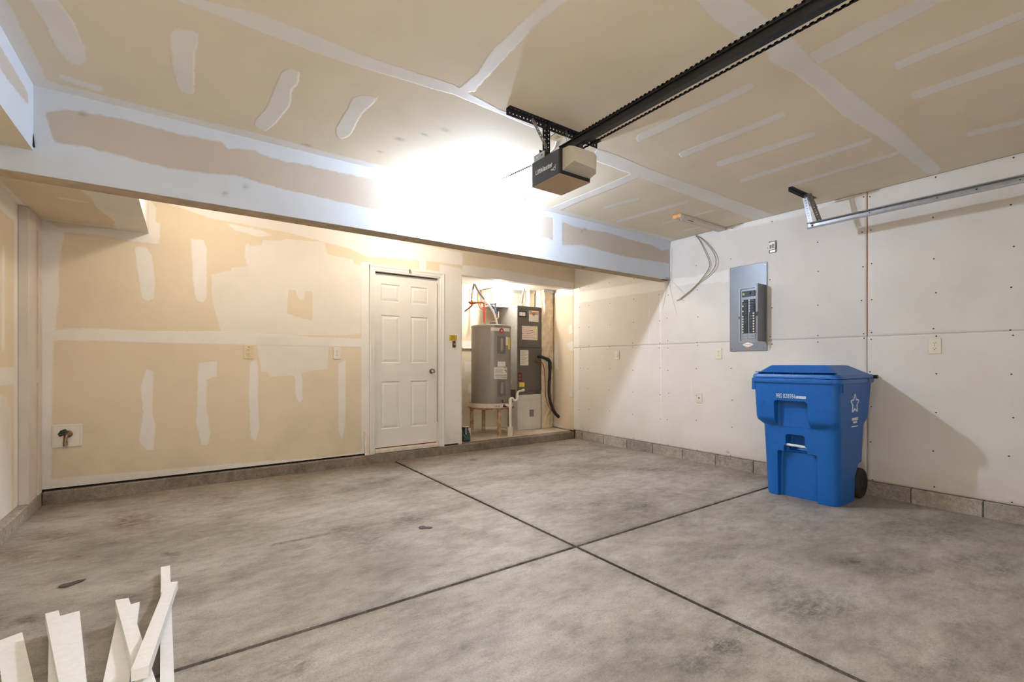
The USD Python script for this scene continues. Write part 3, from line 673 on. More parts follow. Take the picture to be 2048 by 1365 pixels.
# dropped beam across the room
b1 = setting('trim_1')
us, vs = span(XL, XR - .006, .016), span(2.121, ZC, .016)
v, f, P = sheet(us, vs, lambda P: np.c_[P[:, 0], np.full(len(P), YF), P[:, 1]])
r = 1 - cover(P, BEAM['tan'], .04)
d = .8 * np.exp(-(((P[:, 0] - 4.70) / .05) ** 2 + ((P[:, 1] - 2.13) / .012) ** 2))
for x, z in ((-.47, 2.5), (.2, 2.2), (.31, 2.27), (1.5, 2.53), (2.9, 2.33), (3.3, 2.47), (3.34, 2.5)): d = np.maximum(d, .6 * np.exp(-(((P[:, 0] - x) / .014) ** 2 + ((P[:, 1] - z) / .014) ** 2)))
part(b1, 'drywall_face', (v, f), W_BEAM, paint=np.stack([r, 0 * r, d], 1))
part(b1, 'face_edge', box(XL, XR - .006, YF + .0005, YF + .0125, 2.1212, 2.20), OLDW)
part(b1, 'lumber', box(XL, XR - .001, YF + .015, YF + .15, 2.12, ZC), WOODU)
part(b1, 'corner_strip', cat_(box(XR - .0125, XR - .0005, YF - .022, YF - .004, 2.135, 2.50)), WPLAST)
part(b1, 'knot', cat_(*[hull([(x, y, 2.1195), (x + .05 * s, y + .008, 2.1195), (x + .02, y + .02 * s, 2.1195), (x + .03, y + .01, 2.1185)]) for x, y, s in ((3.35, 3.5, 1.6), (.45, 3.5, .6), (1.35, 3.53, .5), (2.4, 3.49, .5))]), PIT)
part(b1, 'torn_edge', hull([(4.60, YF + .001, 2.119), (4.74, YF + .001, 2.119), (4.72, YF + .04, 2.119), (4.62, YF + .03, 2.1185), (4.66, YF + .01, 2.114)]), PIT)

# bulkhead along the left side of the main ceiling
t2 = setting('trim_2')
us, vs = span(YDOOR, YF, .03), span(2.244, ZC, .016)
v, f, P = sheet(us, vs, lambda P: np.c_[np.full(len(P), -.662), P[:, 0], P[:, 1]])
r = 1 - cover(P, [[(2.0, 2.50), (3.34, 2.50), (3.36, 2.44), (3.0, 2.40), (2.0, 2.42)]], .04)
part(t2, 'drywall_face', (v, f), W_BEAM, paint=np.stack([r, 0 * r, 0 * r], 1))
us, vs = span(XL, -.662, .03), span(YDOOR, YF, .03)
v, f, P = sheet(us, vs, lambda P: np.c_[P, np.full(len(P), 2.244)], True)
part(t2, 'drywall_underside', (v, f), W_TAN, paint=np.tile([.38, 0, 0], (len(P), 1)))
part(t2, 'torn_gap', hull([(-.6615, 3.448, 2.26), (-.6615, 3.448, 2.34), (-.6615, 3.43, 2.262), (-.655, 3.4485, 2.262)]), DARK)

# soffit in the alcove
t3 = setting('trim_3')
us, vs = span(XL, -.27, .016), span(YF + .15, YB, .016)
v, f, P = sheet(us, vs, lambda P: np.c_[P, np.full(len(P), 2.257)], True)
wv = .05 * meshkit.noise(np.c_[P * 8, 0 * P[:, 0]], 4)
r = np.maximum(.5 + np.clip((P[:, 0] + .53 - .10 * (P[:, 1] - 4.2) + wv) / .06, -.5, .5), .5 + np.clip((P[:, 1] - 5.10 + wv) / .05, -.5, .5))
r = np.maximum(r, .5 + np.clip((-.955 - P[:, 0] + wv * .3) / .05, -.5, .5))
r = np.maximum(r, cover(P, [[(-.72, 4.36), (-.56, 4.38), (-.56, 4.41), (-.72, 4.41)]], .012))
r = np.maximum(r, .5 + np.clip((3.63 - P[:, 1]) / .04, -.5, .5))
part(t3, 'drywall_underside', (v, f), W_TAN, paint=np.stack([r, 0 * r, 0 * r], 1))
us, vs = span(YF + .15, YB, .03), span(2.257, ZC, .03)
v, f, P = sheet(us, vs, lambda P: np.c_[np.full(len(P), -.27), P[:, 0], P[:, 1]])
part(t3, 'drywall_face', (v, f), W_TAN, paint=np.tile([1., 0, 0], (len(P), 1)))

# furred-out corner post on the left wall
t4 = setting('trim_4')
part(t4, 'post', cbox(XL + .001, -.936, 4.75, 4.975, .099, 2.256, .002), MUDPOST)
part(t4, 'groove', box(XL + .001, -.945, 4.975, 5.025, .099, 2.256), ORANGEW)
part(t4, 'strip', cbox(XL + .001, -.936, 5.025, YB - .001, .099, 2.256, .002), MUDPOST)
part(t4, 'tape', cat_(box(-.9358, -.9345, 4.962, 5.04, .97, 1.07), box(-.9358, -.9345, 4.962, 5.03, 2.14, 2.25)), MUDPOST)

# ------------------------------------------------------------------ interior door in the back wall
d1 = setting('door_1')
DX0, DX1, DZ0, DZ1, DY = 1.735, 2.512, .158, 2.152, 5.185
rows, cols = ((1.828, 2.036), (1.122, 1.677), (.364, .914)), ((1.816, 2.046), (2.175, 2.402))
slab = box(DX0, DX1, DY, DY + .035, DZ0, DZ1)
def tray(x0, x1, z0, z1): return hull([(x0, DY - .001, z0), (x1, DY - .001, z0), (x1, DY - .001, z1), (x0, DY - .001, z1), (x0 + .012, DY + .009, z0 + .012), (x1 - .012, DY + .009, z0 + .012), (x1 - .012, DY + .009, z1 - .012), (x0 + .012, DY + .009, z1 - .012)])
for z0, z1 in rows:
    for x0, x1 in cols: slab = slab - tray(x0, x1, z0, z1)
leaf = part(d1, 'door_leaf', slab, DOORW, smooth=False)
for z0, z1 in rows:
    for x0, x1 in cols:
        a, b = .014, .044
        part(leaf, 'raised_panel', hull([(x0 + a, DY + .0095, z0 + a), (x1 - a, DY + .0095, z0 + a), (x1 - a, DY + .0095, z1 - a), (x0 + a, DY + .0095, z1 - a), (x0 + b, DY + .001, z0 + b), (x1 - b, DY + .001, z0 + b), (x1 - b, DY + .001, z1 - b), (x0 + b, DY + .001, z1 - b)]), DOORW, smooth=False)
casing_sec = [(0, 0), (.057, 0), (.057, .016), (.045, .018), (.030, .011), (.012, .010), (.006, .006), (0, .006)]
def casing_v(x, s, z0, z1):
    return extrude([(x + s * a, YB - b) for a, b in casing_sec][::-s], 'z', z0, z1)
part(d1, 'casing', casing_v(1.724, -1, .103, 2.225), DOORW, smooth=False)
part(d1, 'casing', casing_v(2.530, 1, .103, 2.225), DOORW, smooth=False)
part(d1, 'casing', (lambda vf: (vf[0] * [1, 1, 1], vf[1]))(extrude([(YB - b, 2.168 + a) for a, b in casing_sec], 'x', 1.667, 2.587)), DOORW, smooth=False)
part(d1, 'jamb', box(1.712, 1.730, YB - .004, 5.235, .103, 2.185), DOORW)
part(d1, 'jamb', cat_(box(2.518, 2.538, YB - .004, 5.235, .103, 2.185), box(2.5125, 2.518, DY - .012, DY + .02, .103, 2.17)), DOORW)
part(d1, 'head_jamb', box(1.712, 2.538, YB - .004, 5.235, 2.160, 2.185), DOORW)
part(d1, 'weatherstrip', cat_(box(1.730, 2.518, DY - .006, DY + .01, 2.150, 2.160), box(2.5128, 2.5178, DY - .013, DY - .012, .4, 2.1)), STEELD)
part(d1, 'threshold', cat_(cbox(1.730, 2.518, 5.105, 5.22, .108, .147, .004)), OLDW)
part(d1, 'bottom_seal', box(1.737, 2.510, DY + .004, DY + .03, .147, .158), PIT)
kn = (2.448, DY, 1.025)
knob = part(d1, 'door_knob', lathe([(0, .062), (.012, .062), (.021, .057), (.026, .047), (.024, .036), (.016, .029), (.011, .022), (.011, .008), (0, .008)][::-1], kn, (0, -1, 0)), CHROME)
part(knob, 'rosette', lathe([(.0, .009), (.030, .009), (.033, .004), (.033, 0)][::-1], kn, (0, -1, 0)), CHROME)

# ------------------------------------------------------------------ bulbs and their holders
def bulb_lamp(name_label, x, y, zc, strength, colour, mname):
    t = thing('ceiling_bulb', name_label, 'light bulb', (x, y, zc))
    part(t, 'lamp_holder', lathe([(.001, 0), (.062, 0), (.063, -.006), (.058, -.011), (.040, -.014), (.029, -.016), (.026, -.026), (.020, -.027), (.001, -.026)], (x, y, zc)), WPLAST)
    parts(t, 'holder_screw', [cyl((x + sx * .048, y, zc - .016), (x + sx * .048, y, zc - .012), .004, 8) for sx in (-1, 1)], CHROME)
    part(t, 'bulb', lathe([(.013, -.0255), (.014, -.033), (.018, -.044), (.026, -.058), (.031, -.072), (.032, -.083), (.029, -.097), (.020, -.109), (.008, -.1145), (.001, -.115)], (x, y, zc), n=16), glow(mname, colour, strength), smooth=True)
bulb_lamp('bare glowing bulb in a white holder on the main ceiling in front of the beam', 1.984, 3.217, ZC, CEILING_BULB, COOL, 'bulb_cool')
bulb_lamp('bare glowing bulb in a white holder on the low ceiling above the water heater', 3.82, 5.74, 2.275, CLOSET_BULB, CLOSET_WHITE, 'bulb_closet')
bulb_lamp('bare bulb in a white holder on the alcove ceiling hidden behind the dropped beam', 1.95, 4.36, ZC, ALCOVE_BULB, WARM, 'bulb_alcove')
bulb_lamp('added second bare bulb on the alcove ceiling hidden behind the beam, nearer left wall', 0.15, 4.2, ZC, 0.55 * ALCOVE_BULB, WARM, 'bulb_alcove_added')  # this second bulb is added as fill light for the alcove

# an added twin-tube fill light, hung unseen on chains behind the camera
fill_tube_glow = glow('fill_tube_glow', (0.97, 0.98, 1.0), FILL_LIGHT)
x0, zt = -.35, 2.0
t = thing('added_fill_light', 'added white twin-tube fill light hanging on chains by the garage door behind the camera', 'lamp', (x0 + .6, -.85, zt - .02))
part(t, 'housing', cbox(x0, x0 + 1.24, -.875, -.825, zt - .02, zt + .03, .004), WPLAST)
parts(t, 'tube', [cyl((x0 + .03, -.85 + y, zt), (x0 + 1.21, -.85 + y, zt), .013, 10) for y in (-.055, .055)], fill_tube_glow)
parts(t, 'tube_socket', [cbox(a, a + .02, -.85 + min(0, y) - .015, -.85 + max(0, y) + .015, zt - .018, zt + .018, .002) for a in (x0 + .012, x0 + 1.208) for y in (-.055, .055)], WPLAST)
parts(t, 'hanging_chain', [cyl((a, -.85, zt + .03), (a, -.85, ZC - .001), .004, 6) for a in (x0 + .15, x0 + 1.09)], STEEL)

# ------------------------------------------------------------------ garage door opener with rail and chain
ox0, ox1, oy0, oy1, oz0, oz1 = 1.732, 1.974, 1.99, 2.25, 2.20, 2.347
t = thing('garage_door_opener', 'dark gray garage door opener hanging from the ceiling on a long black rail', 'garage door opener', ((ox0 + ox1) / 2, (oy0 + oy1) / 2, oz0))
part(t, 'housing', cbox(ox0, ox1, oy0 + .014, oy1, oz0 + .002, oz1, .003), OPENER)
part(t, 'front_bezel', cbox(ox0 + .002, ox1 - .002, oy0, oy0 + .0139, oz0 + .002, oz1 + .002, .003), BLACK)
part(t, 'bottom_plate', cbox(ox0 + .001, ox1 - .001, oy0 + .001, oy1 - .001, oz0, oz0 + .0018, .0006), mat('bounce_tinted_bottom', (186, 160, 130), .5, var=.04, scale=6), label='bottom plate tinted brown with painted bounce light')  # the brown is warm bounced light put into the plate's colour
lens = hull([(1.752, oy0, 2.222), (1.968, oy0, 2.222), (1.968, oy0, 2.345), (1.752, oy0, 2.345), (1.745, 1.93, 2.232), (1.96, 1.93, 2.232), (1.748, 1.895, 2.25), (1.752, 1.89, 2.322), (1.905, 1.89, 2.325), (1.905, 1.888, 2.222 + .01), (1.75, 1.89, 2.24), (1.965, 1.93, 2.335), (1.75, 1.93, 2.34)])
part(t, 'light_cover', lens, LENS, smooth=40, label='beige translucent light cover')
fo = Frame((ox0 - .0002, 0, 0), (0, -1, 0))
part(t, 'lettering', fo(moved(text('LiftMaster', .026, True, .001, .155), (-2.213, 2.262, 0))), PRINT, smooth=False)
part(t, 'small_mark', fo(cat_(moved(text('my', .010, True, .001), (-2.068, 2.240, 0)), moved(lathe([(.008, 0), (.011, 0), (.011, .001), (.008, .001)], (0, 0, 0), (0, 0, 1), 16), (-2.037, 2.243, 0)), moved(hull([(0, 0, 0), (.004, 0, 0), (.012, .018, 0), (.008, .018, 0), (0, 0, .001), (.004, 0, .001), (.012, .018, .001), (.008, .018, .001)]), (-2.036, 2.247, 0)))), PRINT, smooth=False)
part(t, 'rail', cat_(box(1.832, 1.868, YDOOR + .1, 2.12, 2.377, 2.381), box(1.848, 1.852, YDOOR + .1, 2.12, 2.381, 2.425), box(1.836, 1.864, YDOOR + .1, 2.12, 2.425, 2.430)), BLACK)
part(t, 'rail_bracket', cat_(box(1.80, 1.90, 2.04, 2.12, 2.347, 2.377), cyl((1.85, 1.94, 2.376), (1.85, 1.94, 2.33), .012, 12)), STEELD)
def chain(x, z, y0, y1, pitch=.0127):
    ms = []
    n = int((y1 - y0) / pitch)
    for k in range(n):
        y = y0 + k * pitch
        ms.append(box(x - .004, x - .0025, y - .0075, y + .0075, z - .0048, z + .0048) if k % 2 else box(x + .0025, x + .004, y - .0075, y + .0075, z - .0048, z + .0048))
        if k % 2: ms.append(box(x - .004, x + .004, y - .0045, y + .0045, z - .004, z + .004))
    return cat_(*ms)
part(t, 'drive_chain', chain(1.905, 2.386, YDOOR + .15, 2.0), BLACK, smooth=False)
part(t, 'drive_chain', chain(1.838, 2.437, YDOOR + .15, 2.0), BLACK, smooth=False)
part(t, 'sprocket', lathe([(.001, 0), (.038, 0), (.042, .004), (.042, .010), (.038, .014), (.001, .014)], (1.872, 2.03, 2.381)), BLACK)
part(t, 'mounting_ear', box(1.738, 1.741, 2.135, 2.235, oz1, 2.388) - cyl((1.73, 2.16, 2.37), (1.75, 2.16, 2.37), .006, 10) - cyl((1.73, 2.21, 2.37), (1.75, 2.21, 2.37), .006, 10), STEEL, smooth=False)
part(t, 'power_plug', cat_(cyl((1.886, 2.235, 2.347), (1.892, 2.245, 2.44), .011, 12, .017)), BLACK)
part(t, 'antenna_wire', tube([(1.734, 2.247, 2.203), (1.732, 2.275, 2.17), (1.72, 2.31, 2.14), (1.70, 2.33, 2.10)], .0012, 6), BLACK)
parts(t, 'signal_wire', (tube([(1.945, 2.18, 2.587), (1.94, 2.16, 2.50), (1.90, 2.10, 2.42), (1.885, 2.06, 2.35)], .0012, 6), tube([(1.95, 2.18, 2.587), (1.955, 2.15, 2.50), (1.92, 2.09, 2.42), (1.90, 2.05, 2.35)], .0012, 6)), CABLEG)

# perforated angle bracket that carries the opener
def perforated(length, width, t=.0025, pitch=.0255, r=.0048, cy=None):
    """flat bar along +x, holes along the middle"""
    m = box(0, length, 0, width, 0, t); cy = width / 2 if cy is None else cy
    n = int(length / pitch); off = (length - (n - 1) * pitch) / 2
    return m - Manifold.batch_boolean([cyl((off + k * pitch, cy, -.01), (off + k * pitch, cy, .01), r, 10) for k in range(n)], m3.OpType.Add)
def put(m, o, ex, ey):
    v, f = arr(m); ex, ey = np.array(ex, float), np.array(ey, float); ex /= np.linalg.norm(ex); ey = ey - ex * (ex @ ey); ey /= np.linalg.norm(ey)
    return np.array(o) + v[:, :1] * ex + v[:, 1:2] * ey + v[:, 2:3] * np.cross(ex, ey), f
t = thing('hanger_bracket', 'black perforated angle iron on the ceiling holding up the garage door opener', 'bracket', (1.87, 2.19, 2.40))
part(t, 'angle_iron', cat_(put(perforated(.735, .036), (1.503, 2.192, ZC - .002), (1, 0, 0), (0, 0, -1)), put(perforated(.735, .036), (1.503, 2.156, ZC - .0035), (1, 0, 0), (0, 1, 0))), STEELD, smooth=False)
part(t, 'drop_strap', cat_(put(perforated(.20, .034), (1.766, 2.188, 2.585), (0, 0, -1), (1, 0, 0)), put(perforated(.20, .03), (1.80, 2.187, 2.585), (0, 0, -1), (0, -1, 0))), STEELD, smooth=False)
part(t, 'drop_strap', put(perforated(.20, .034), (2.02, 2.188, 2.585), (0, 0, -1), (1, 0, 0)), STEELD, smooth=False)
part(t, 'cross_angle', cat_(put(perforated(.30, .03), (1.742, 2.186, 2.41), (1, 0, 0), (0, 0, -1)), put(perforated(.30, .028), (1.742, 2.16, 2.383), (1, 0, 0), (0, 1, 0))), STEELD, smooth=False)
part(t, 'brace', put(perforated(.21, .022, .002, .021, .0036), (1.672, 2.181, 2.572), (.125, 0, -.165), (1, 0, .7)), STEEL, smooth=False, label='bare steel diagonal brace')
parts(t, 'bolt', [cyl((x, 2.176, z), (x, 2.196, z), .008, 6) for x, z in ((1.69, 2.565), (1.785, 2.405), (1.785, 2.565), (2.037, 2.565), (2.037, 2.40))], CHROME, smooth=False)

# ------------------------------------------------------------------ outlets, switches and plates
def duplex(F, t, material, wdt=.076, hgt=.124):
    part(t, 'cover_plate', F(cbox(-wdt / 2, wdt / 2, -hgt / 2, hgt / 2, .0005, .007, .0025)), material)
    for s in (-1, 1):
        rc = part(t, 'receptacle', F(hull([(x, s * .0215 + y, z) for x, y in ((-.016, .010), (.016, .010), (.016, -.010), (-.016, -.010), (-.011, .0145), (.011, .0145), (.011, -.0145), (-.011, -.0145)) for z in (.006, .0092)])), material)
        part(rc, 'slots', F(cat_(box(-.0075, -.0052, s * .0215 - .001, s * .0215 + .0075, .009, .0097), box(.0052, .0075, s * .0215 - .001, s * .0215 + .0075, .009, .0097), moved(disc(.0028, .0007, 10), (0, s * .0215 - .0065, .009)))), SLOT, smooth=False)
    part(t, 'plate_screw', F(moved(disc(.003, .0008, 10), (0, 0, .0068))), CHROME)
def outlet(F, label, material):
    t = thing('wall_outlet', label, 'outlet', F.o); duplex(F, t, material); return t
F = on_back(.488, 1.229)
t = thing('wall_outlet', 'ivory square-faced outlet on the back wall, left of the white one', 'outlet', F.o)
part(t, 'cover_plate', F(cbox(-.039, .039, -.063, .063, .0005, .008, .0025)), IVORY)
rc = part(t, 'receptacle', F(cbox(-.017, .017, -.034, .034, .0075, .0105, .001)), IVORY)
part(rc, 'slots', F(cat_(*[m for s in (-1, 1) for m in (box(-.0085, -.006, s * .019, s * .019 + .008, .0102, .0112), box(.006, .0085, s * .019, s * .019 + .008, .0102, .0112), moved(disc(.003, .0008, 10), (0, s * .019 - .006, .0104)))], box(-.018, -.0172, -.035, .035, .008, .0084), box(-.018, .018, -.0358, -.035, .008, .0084))), SLOT, smooth=False)  # also the shadow along the face's left and bottom edges, painted dark
part(t, 'plate_screw', F(moved(disc(.003, .0008, 10), (0, -.049, .0078))), CABLEG)
part(t, 'plate_mark', F(box(-.004, .012, .046, .052, .0078, .0086)), CABLEG)
outlet(on_back(1.318, 1.229), 'white duplex outlet on the back wall just left of the door', WPLAST)
outlet(on_right(2.835, 1.229), 'white duplex outlet on the right wall below the left corner of the breaker panel', BEIGEP)
outlet(on_right(1.048, 1.256), 'cream duplex outlet on the right wall to the right of the blue bin', BEIGEP)
# narrow switch
F = on_right(4.293, 1.231)
t = thing('wall_switch', 'narrow white control switch plate on the right wall nearest the furnace closet', 'switch', F.o)
part(t, 'cover_plate', F(cbox(-.036, .036, -.06, .06, .0005, .008, .003)), WPLAST)
part(t, 'rocker', F(cat_(cbox(-.012, .012, -.03, .03, .0075, .012, .0015))), WPLAST)
# cable jack
F = on_right(3.068, .728)
t = thing('cable_jack', 'small cream wall plate with a metal cable jack low on the right wall', 'wall plate', F.o)
part(t, 'cover_plate', F(cbox(-.035, .035, -.057, .057, .0005, .007, .003)), BEIGEP)
part(t, 'connector', F(lathe([(.009, .006), (.009, .010), (.005, .010), (.005, .018), (.001, .018)], (0, 0, 0), (0, 0, 1), 12)), BRASS)
parts(t, 'plate_screw', [F(moved(disc(.003, .0008, 10), (0, y, .0066))) for y in (.042, -.042)], CHROME)
# unfinished receptacle high on the wall
F = on_right(2.264, 2.277)
t = thing('bare_receptacle', 'uncovered receptacle in a dark box high on the right wall above the breaker panel', 'outlet', F.o)
part(t, 'device_box', F(box(-.035, .035, -.058, .058, .0003, .004) - box(-.030, .030, -.053, .053, -.01, .01)), BLACK, smooth=False)
parts(t, 'mounting_strap', [F(cbox(-.026, .026, -.052, -.032, .0005, .006, .001)), F(cbox(-.026, .026, .036, .05, .0005, .006, .001))], STEEL)
part(t, 'device_body', F(cbox(-.029, .029, -.030, .042, .004, .024, .002)), WPLAST)
parts(t, 'device_face', [F(box(-.02, -.001, -.018, .022, .0238, .0246)), F(box(.004, .02, -.018, .026, .0238, .0246))], INKG, smooth=False)
part(t, 'device_mark', F(cat_(box(-.016, -.003, -.006, .004, .0245, .025))), INKR, smooth=False)
part(t, 'loose_wire', F(tube([(-.03, .01, .004), (-.045, .0, .012), (-.04, -.012, .010)], .0016, 6)), CABLEG)
# closet blank plate
F = Frame((4.7598, 5.205, .655), (0, -1, 0))
t = thing('blank_plate', 'small white blank plate on the right-hand wall inside the furnace closet', 'wall plate', F.o)
part(t, 'cover_plate', F(cbox(-.045, .04, -.04, .04, .0002, .006, .002)), WPLAST)
part(t, 'plate_screw', F(moved(disc(.003, .0008, 10), (0, 0, .0056))), CHROME)
# opener wall button and its warning sign
F = on_back(2.713, 1.438)
t = thing('warning_sign', 'small yellow warning sign on the wall strip between the door and the closet', 'sign', F.o)
part(t, 'sign_board', F(cbox(-.052, .052, -.034, .034, .0005, .003, .0008)), mat('sign_yellow', (206, 176, 44), .55, var=.04))
part(t, 'printing', F(cat_(box(-.046, .046, .028, .0305, .003, .0034), box(-.046, .046, -.008, -.0055, .003, .0034), box(-.034, .028, .010, .016, .003, .0034), box(-.028, .030, .001, .005, .003, .0034), box(-.036, .03, -.020, -.014, .003, .0034), box(-.046, -.0435, -.032, -.008, .003, .0034), *[box(.040, .048, z, z + .006, .003, .0034) for z in (.018, .006, -.006)])), mat('sign_ink', (112, 92, 24), .6), smooth=False)
F = on_back(2.722, 1.362)
t = thing('door_button', 'dark wall button for the garage door right below the yellow warning sign', 'button', F.o)
part(t, 'button_body', F(hull([(x, y, z) for x, y in ((-.018, .038), (.018, .038), (.019, -.03), (.012, -.045), (-.012, -.045), (-.019, -.03)) for z in (.0005, .016)])), mat('button_brown', (66, 54, 46), .5))
part(t, 'push_button', F(lathe([(.009, .015), (.009, .019), (.001, .020)], (.002, -.002, 0), (0, 0, 1), 14)), mat('lit_button', (240, 214, 160), .4))

# hose bib in a white plate
t = thing('hose_bib', 'brass garden tap on a square white plate low in the left corner', 'tap', (-.79, 5.115, .44))
F = on_back(-.789, .536)
v, f = F(cat_(cbox(-.09, .09, -.092, .092, .0005, .009, .003)))
part(t, 'wall_plate', (v, f), WPLAST, label='square white plate')
part(t, 'plate_rim', F(cat_(box(-.082, .082, .076, .079, .009, .0096), box(-.082, .082, -.079, -.076, .009, .0096), box(.074, .077, -.079, .079, .009, .0096), box(-.082, -.079, -.079, .079, .009, .0096))), OLDW, smooth=False)
part(t, 'flange', F(lathe([(.001, .022), (.020, .022), (.030, .009)], (.005, .012, 0), (0, 0, 1), 20)), BRASS)
part(t, 'valve_body', cat_(F(tube([(.005, .012, .01), (.004, .012, .045), (.002, .004, .070), (.001, -.02, .082), (.001, -.045, .084)], .0125, 14)), F(cyl((.003, .012, .05), (-.012, .030, .085), .009, 12))), BRASS)
part(t, 'spout_thread', F(cat_(*[cyl((.001, -.045 - k * .008, .084), (.001, -.045 - k * .008 - .006, .084), .016 if k % 2 == 0 else .0145, 16) for k in range(4)])), CHROME)
fr = Frame(F.o + np.array([-.014, -.092, .034]), (.86, -.35, .37), (.0, .72, .69))
a = np.linspace(0, 2 * math.pi, 40)
part(t, 'hand_wheel', cat_(fr(tube(np.c_[.027 * np.cos(a) * (1 + .10 * np.cos(6 * a)), .027 * np.sin(a) * (1 + .10 * np.cos(6 * a)), 0 * a], .005, 8, False)), fr(cat_(*[cyl((0, 0, 0), (.025 * math.cos(k), .025 * math.sin(k), 0), .0045, 8) for k in np.radians([0, 60, 120, 180, 240, 300])])), fr(moved(disc(.011, .008, 14), (0, 0, -.004)))), GREEN)

# ------------------------------------------------------------------ breaker panel
py0, py1, pz0, pz1 = 2.316, 2.704, 1.248, 2.140
F = on_right((py0 + py1) / 2, (pz0 + pz1) / 2)
t = thing('breaker_panel', 'gray electrical breaker panel with its small door hanging open on the right wall', 'breaker panel', (4.75, (py0 + py1) / 2, pz0))
hw, hh = (py1 - py0) / 2, (pz1 - pz0) / 2
wx0, wx1, wz0, wz1 = -.076, .085, -.342, .202        # window: local x runs towards the camera
plate = cbox(-hw, hw, -hh, hh, .0005, .012, .003) - rbox(wx0, wx1, wz0, wz1, -.04, .05, .018)
part(t, 'cover_plate', F(plate), PANELG, smooth=20)
part(t, 'door_frame', F(box(wx0 - .020, wx1 + .030, wz0 - .014, wz1 + .016, .012, .0138) - rbox(wx0 - .003, wx1 + .003, wz0 - .003, wz1 + .003, -.04, .05, .02)), PANELB, smooth=20)
part(t, 'breaker_tray', F(cbox(wx0 + .001, wx1 - .001, wz0 + .001, wz1 - .001, .0004, .0035, .0005)), PANELB)
bx0, bx1 = wx0 + .016, wx1 - .010
mid = (bx0 + bx1) / 2
mb = part(t, 'main_breaker', F(cbox(bx0, bx1, .118, .176, .0035, .013, .0015)), BLACK)
part(mb, 'round_label', F(cat_(moved(disc(.012, .001, 20), (bx0 + .018, .147, .013)))), mat('label_lime', (196, 200, 110), .5))
part(mb, 'label_hub', F(moved(disc(.0045, .001, 16), (bx0 + .018, .147, .0142))), STEELD)
part(mb, 'main_toggle', F(cbox(mid + .012, mid + .026, .140, .160, .0125, .024, .002)), BLACK)
pitch = (.088 + .262) / 13
for side in (-1, 1):
    a, b = (bx0, mid - .007) if side < 0 else (mid + .007, bx1)
    for k in range(13):
        z1 = .088 - k * pitch; z0 = z1 - pitch + .0012
        wide = (side < 0 and k < 6) or (side > 0 and k < 5)
        bk = part(t, 'breaker', F(cbox(a, b, z0, z1, .0035, .0125, .0012)), BLACK)
        if side < 0:
            if not wide or k % 2 == 0:
                part(bk, 'toggle', F(cbox(a + .004, a + .018, z0 + .005, z1 - .004, .012, .0165, .001)), WPLAST if k in (0, 2, 12) else FILT)
            part(bk, 'switch_slot', F(box(a + .024, b - .003, z0 + .006, z1 - .006, .0124, .0130)), SLOT, smooth=False)
        else:
            part(bk, 'toggle', F(cbox(b - .020, b - .004, z0 + .005, z1 - .004, .012, .0165, .001)), STEELD if k < 5 else (WPLAST if k in (5, 6) else BEIGEP))
            if k < 5: part(bk, 'number_tag', F(box(a + .001, a + .007, z0 + .004, z1 - .003, .0124, .0131)), PRINT, smooth=False)
for k in range(2):
    for a, b in ((bx0, mid - .006), (mid + .006, bx1)):
        part(t, 'blank_filler', F(cbox(a, b, -.292 - k * .027, -.274 - k * .027, .0035, .0085, .002)), PANELB)
# open door, hinged along the right edge and standing straight out
dz0, dz1 = pz0 + hh + wz0 - .012, pz0 + hh + wz1 + .014
part(t, 'panel_door', cat_(cbox(4.602, 4.7475, 2.330, 2.3325, dz0, dz1, .0008), box(4.602, 4.6045, 2.3325, 2.345, dz0, dz1), box(4.6045, 4.745, 2.3325, 2.343, dz0, dz0 + .002), box(4.6045, 4.745, 2.3325, 2.343, dz1 - .002, dz1)), mat('panel_door_gray', (116, 116, 118), .45, metal=.2, var=.04), smooth=20, label='open door leaf seen edge-on')
part(t, 'door_latch', cat_(cbox(4.598, 4.606, 2.333, 2.352, 1.59, 1.63, .002)), STEELD)
part(t, 'door_catch', F(cbox(wx0 - .018, wx0 - .007, -.105, -.085, .0135, .017, .001)), BLACK)
parts(t, 'mounting_screw', [F(lathe([(.007, .012), (.006, .0145), (.001, .015)], (sx * (hw - .022), sz * (hh - .024), 0), (0, 0, 1), 12)) for sx in (-1, 1) for sz in (-1, 1)], CHROME)
# maker's badge
lens_pts = [(.046 * s * (1 - abs(y) / .034) ** .5 if abs(y) < .034 else 0, y) for s, ys in ((1, np.linspace(-.034, .034, 15)), (-1, np.linspace(.034, -.034, 15))) for y in ys]
bc = (.003, -.380)
eye = [(.041 * math.cos(k), .034 * math.sin(k)) for k in np.linspace(0, 2 * math.pi, 32, endpoint=False)]
badge = CrossSection([np.array(eye)]).extrude(.001)
part(t, 'badge', F(moved(badge, (bc[0], bc[1], .012))), INKO, smooth=False, label='orange and white lens-shaped badge')
part(t, 'badge_band', F(cat_(moved(CrossSection([np.array([(-.058, 0), (-.035, .013), (.035, .013), (.058, 0), (.035, -.013), (-.035, -.013)])], m3.FillRule.NonZero).extrude(.0012), (bc[0], bc[1], .0125)), moved(CrossSection([np.array([(.026 * math.cos(k), .024 * math.sin(k)) for k in np.linspace(0, 2 * math.pi, 24, endpoint=False)])]).extrude(.0004), (bc[0], bc[1], .0128)))), PRINT, smooth=False)
part(t, 'badge_lettering', F(cat_(*[moved(box(x, x + wdt, -.004, h - .004, 0, .0006), (bc[0], bc[1], .0137)) for x, wdt, h in ((-.036, .006, .010), (-.027, .004, .006), (-.020, .005, .007), (-.012, .004, .006), (-.005, .005, .009), (.003, .004, .006), (.010, .005, .007), (.018, .004, .008), (.026, .005, .006))])), INKG, smooth=False)

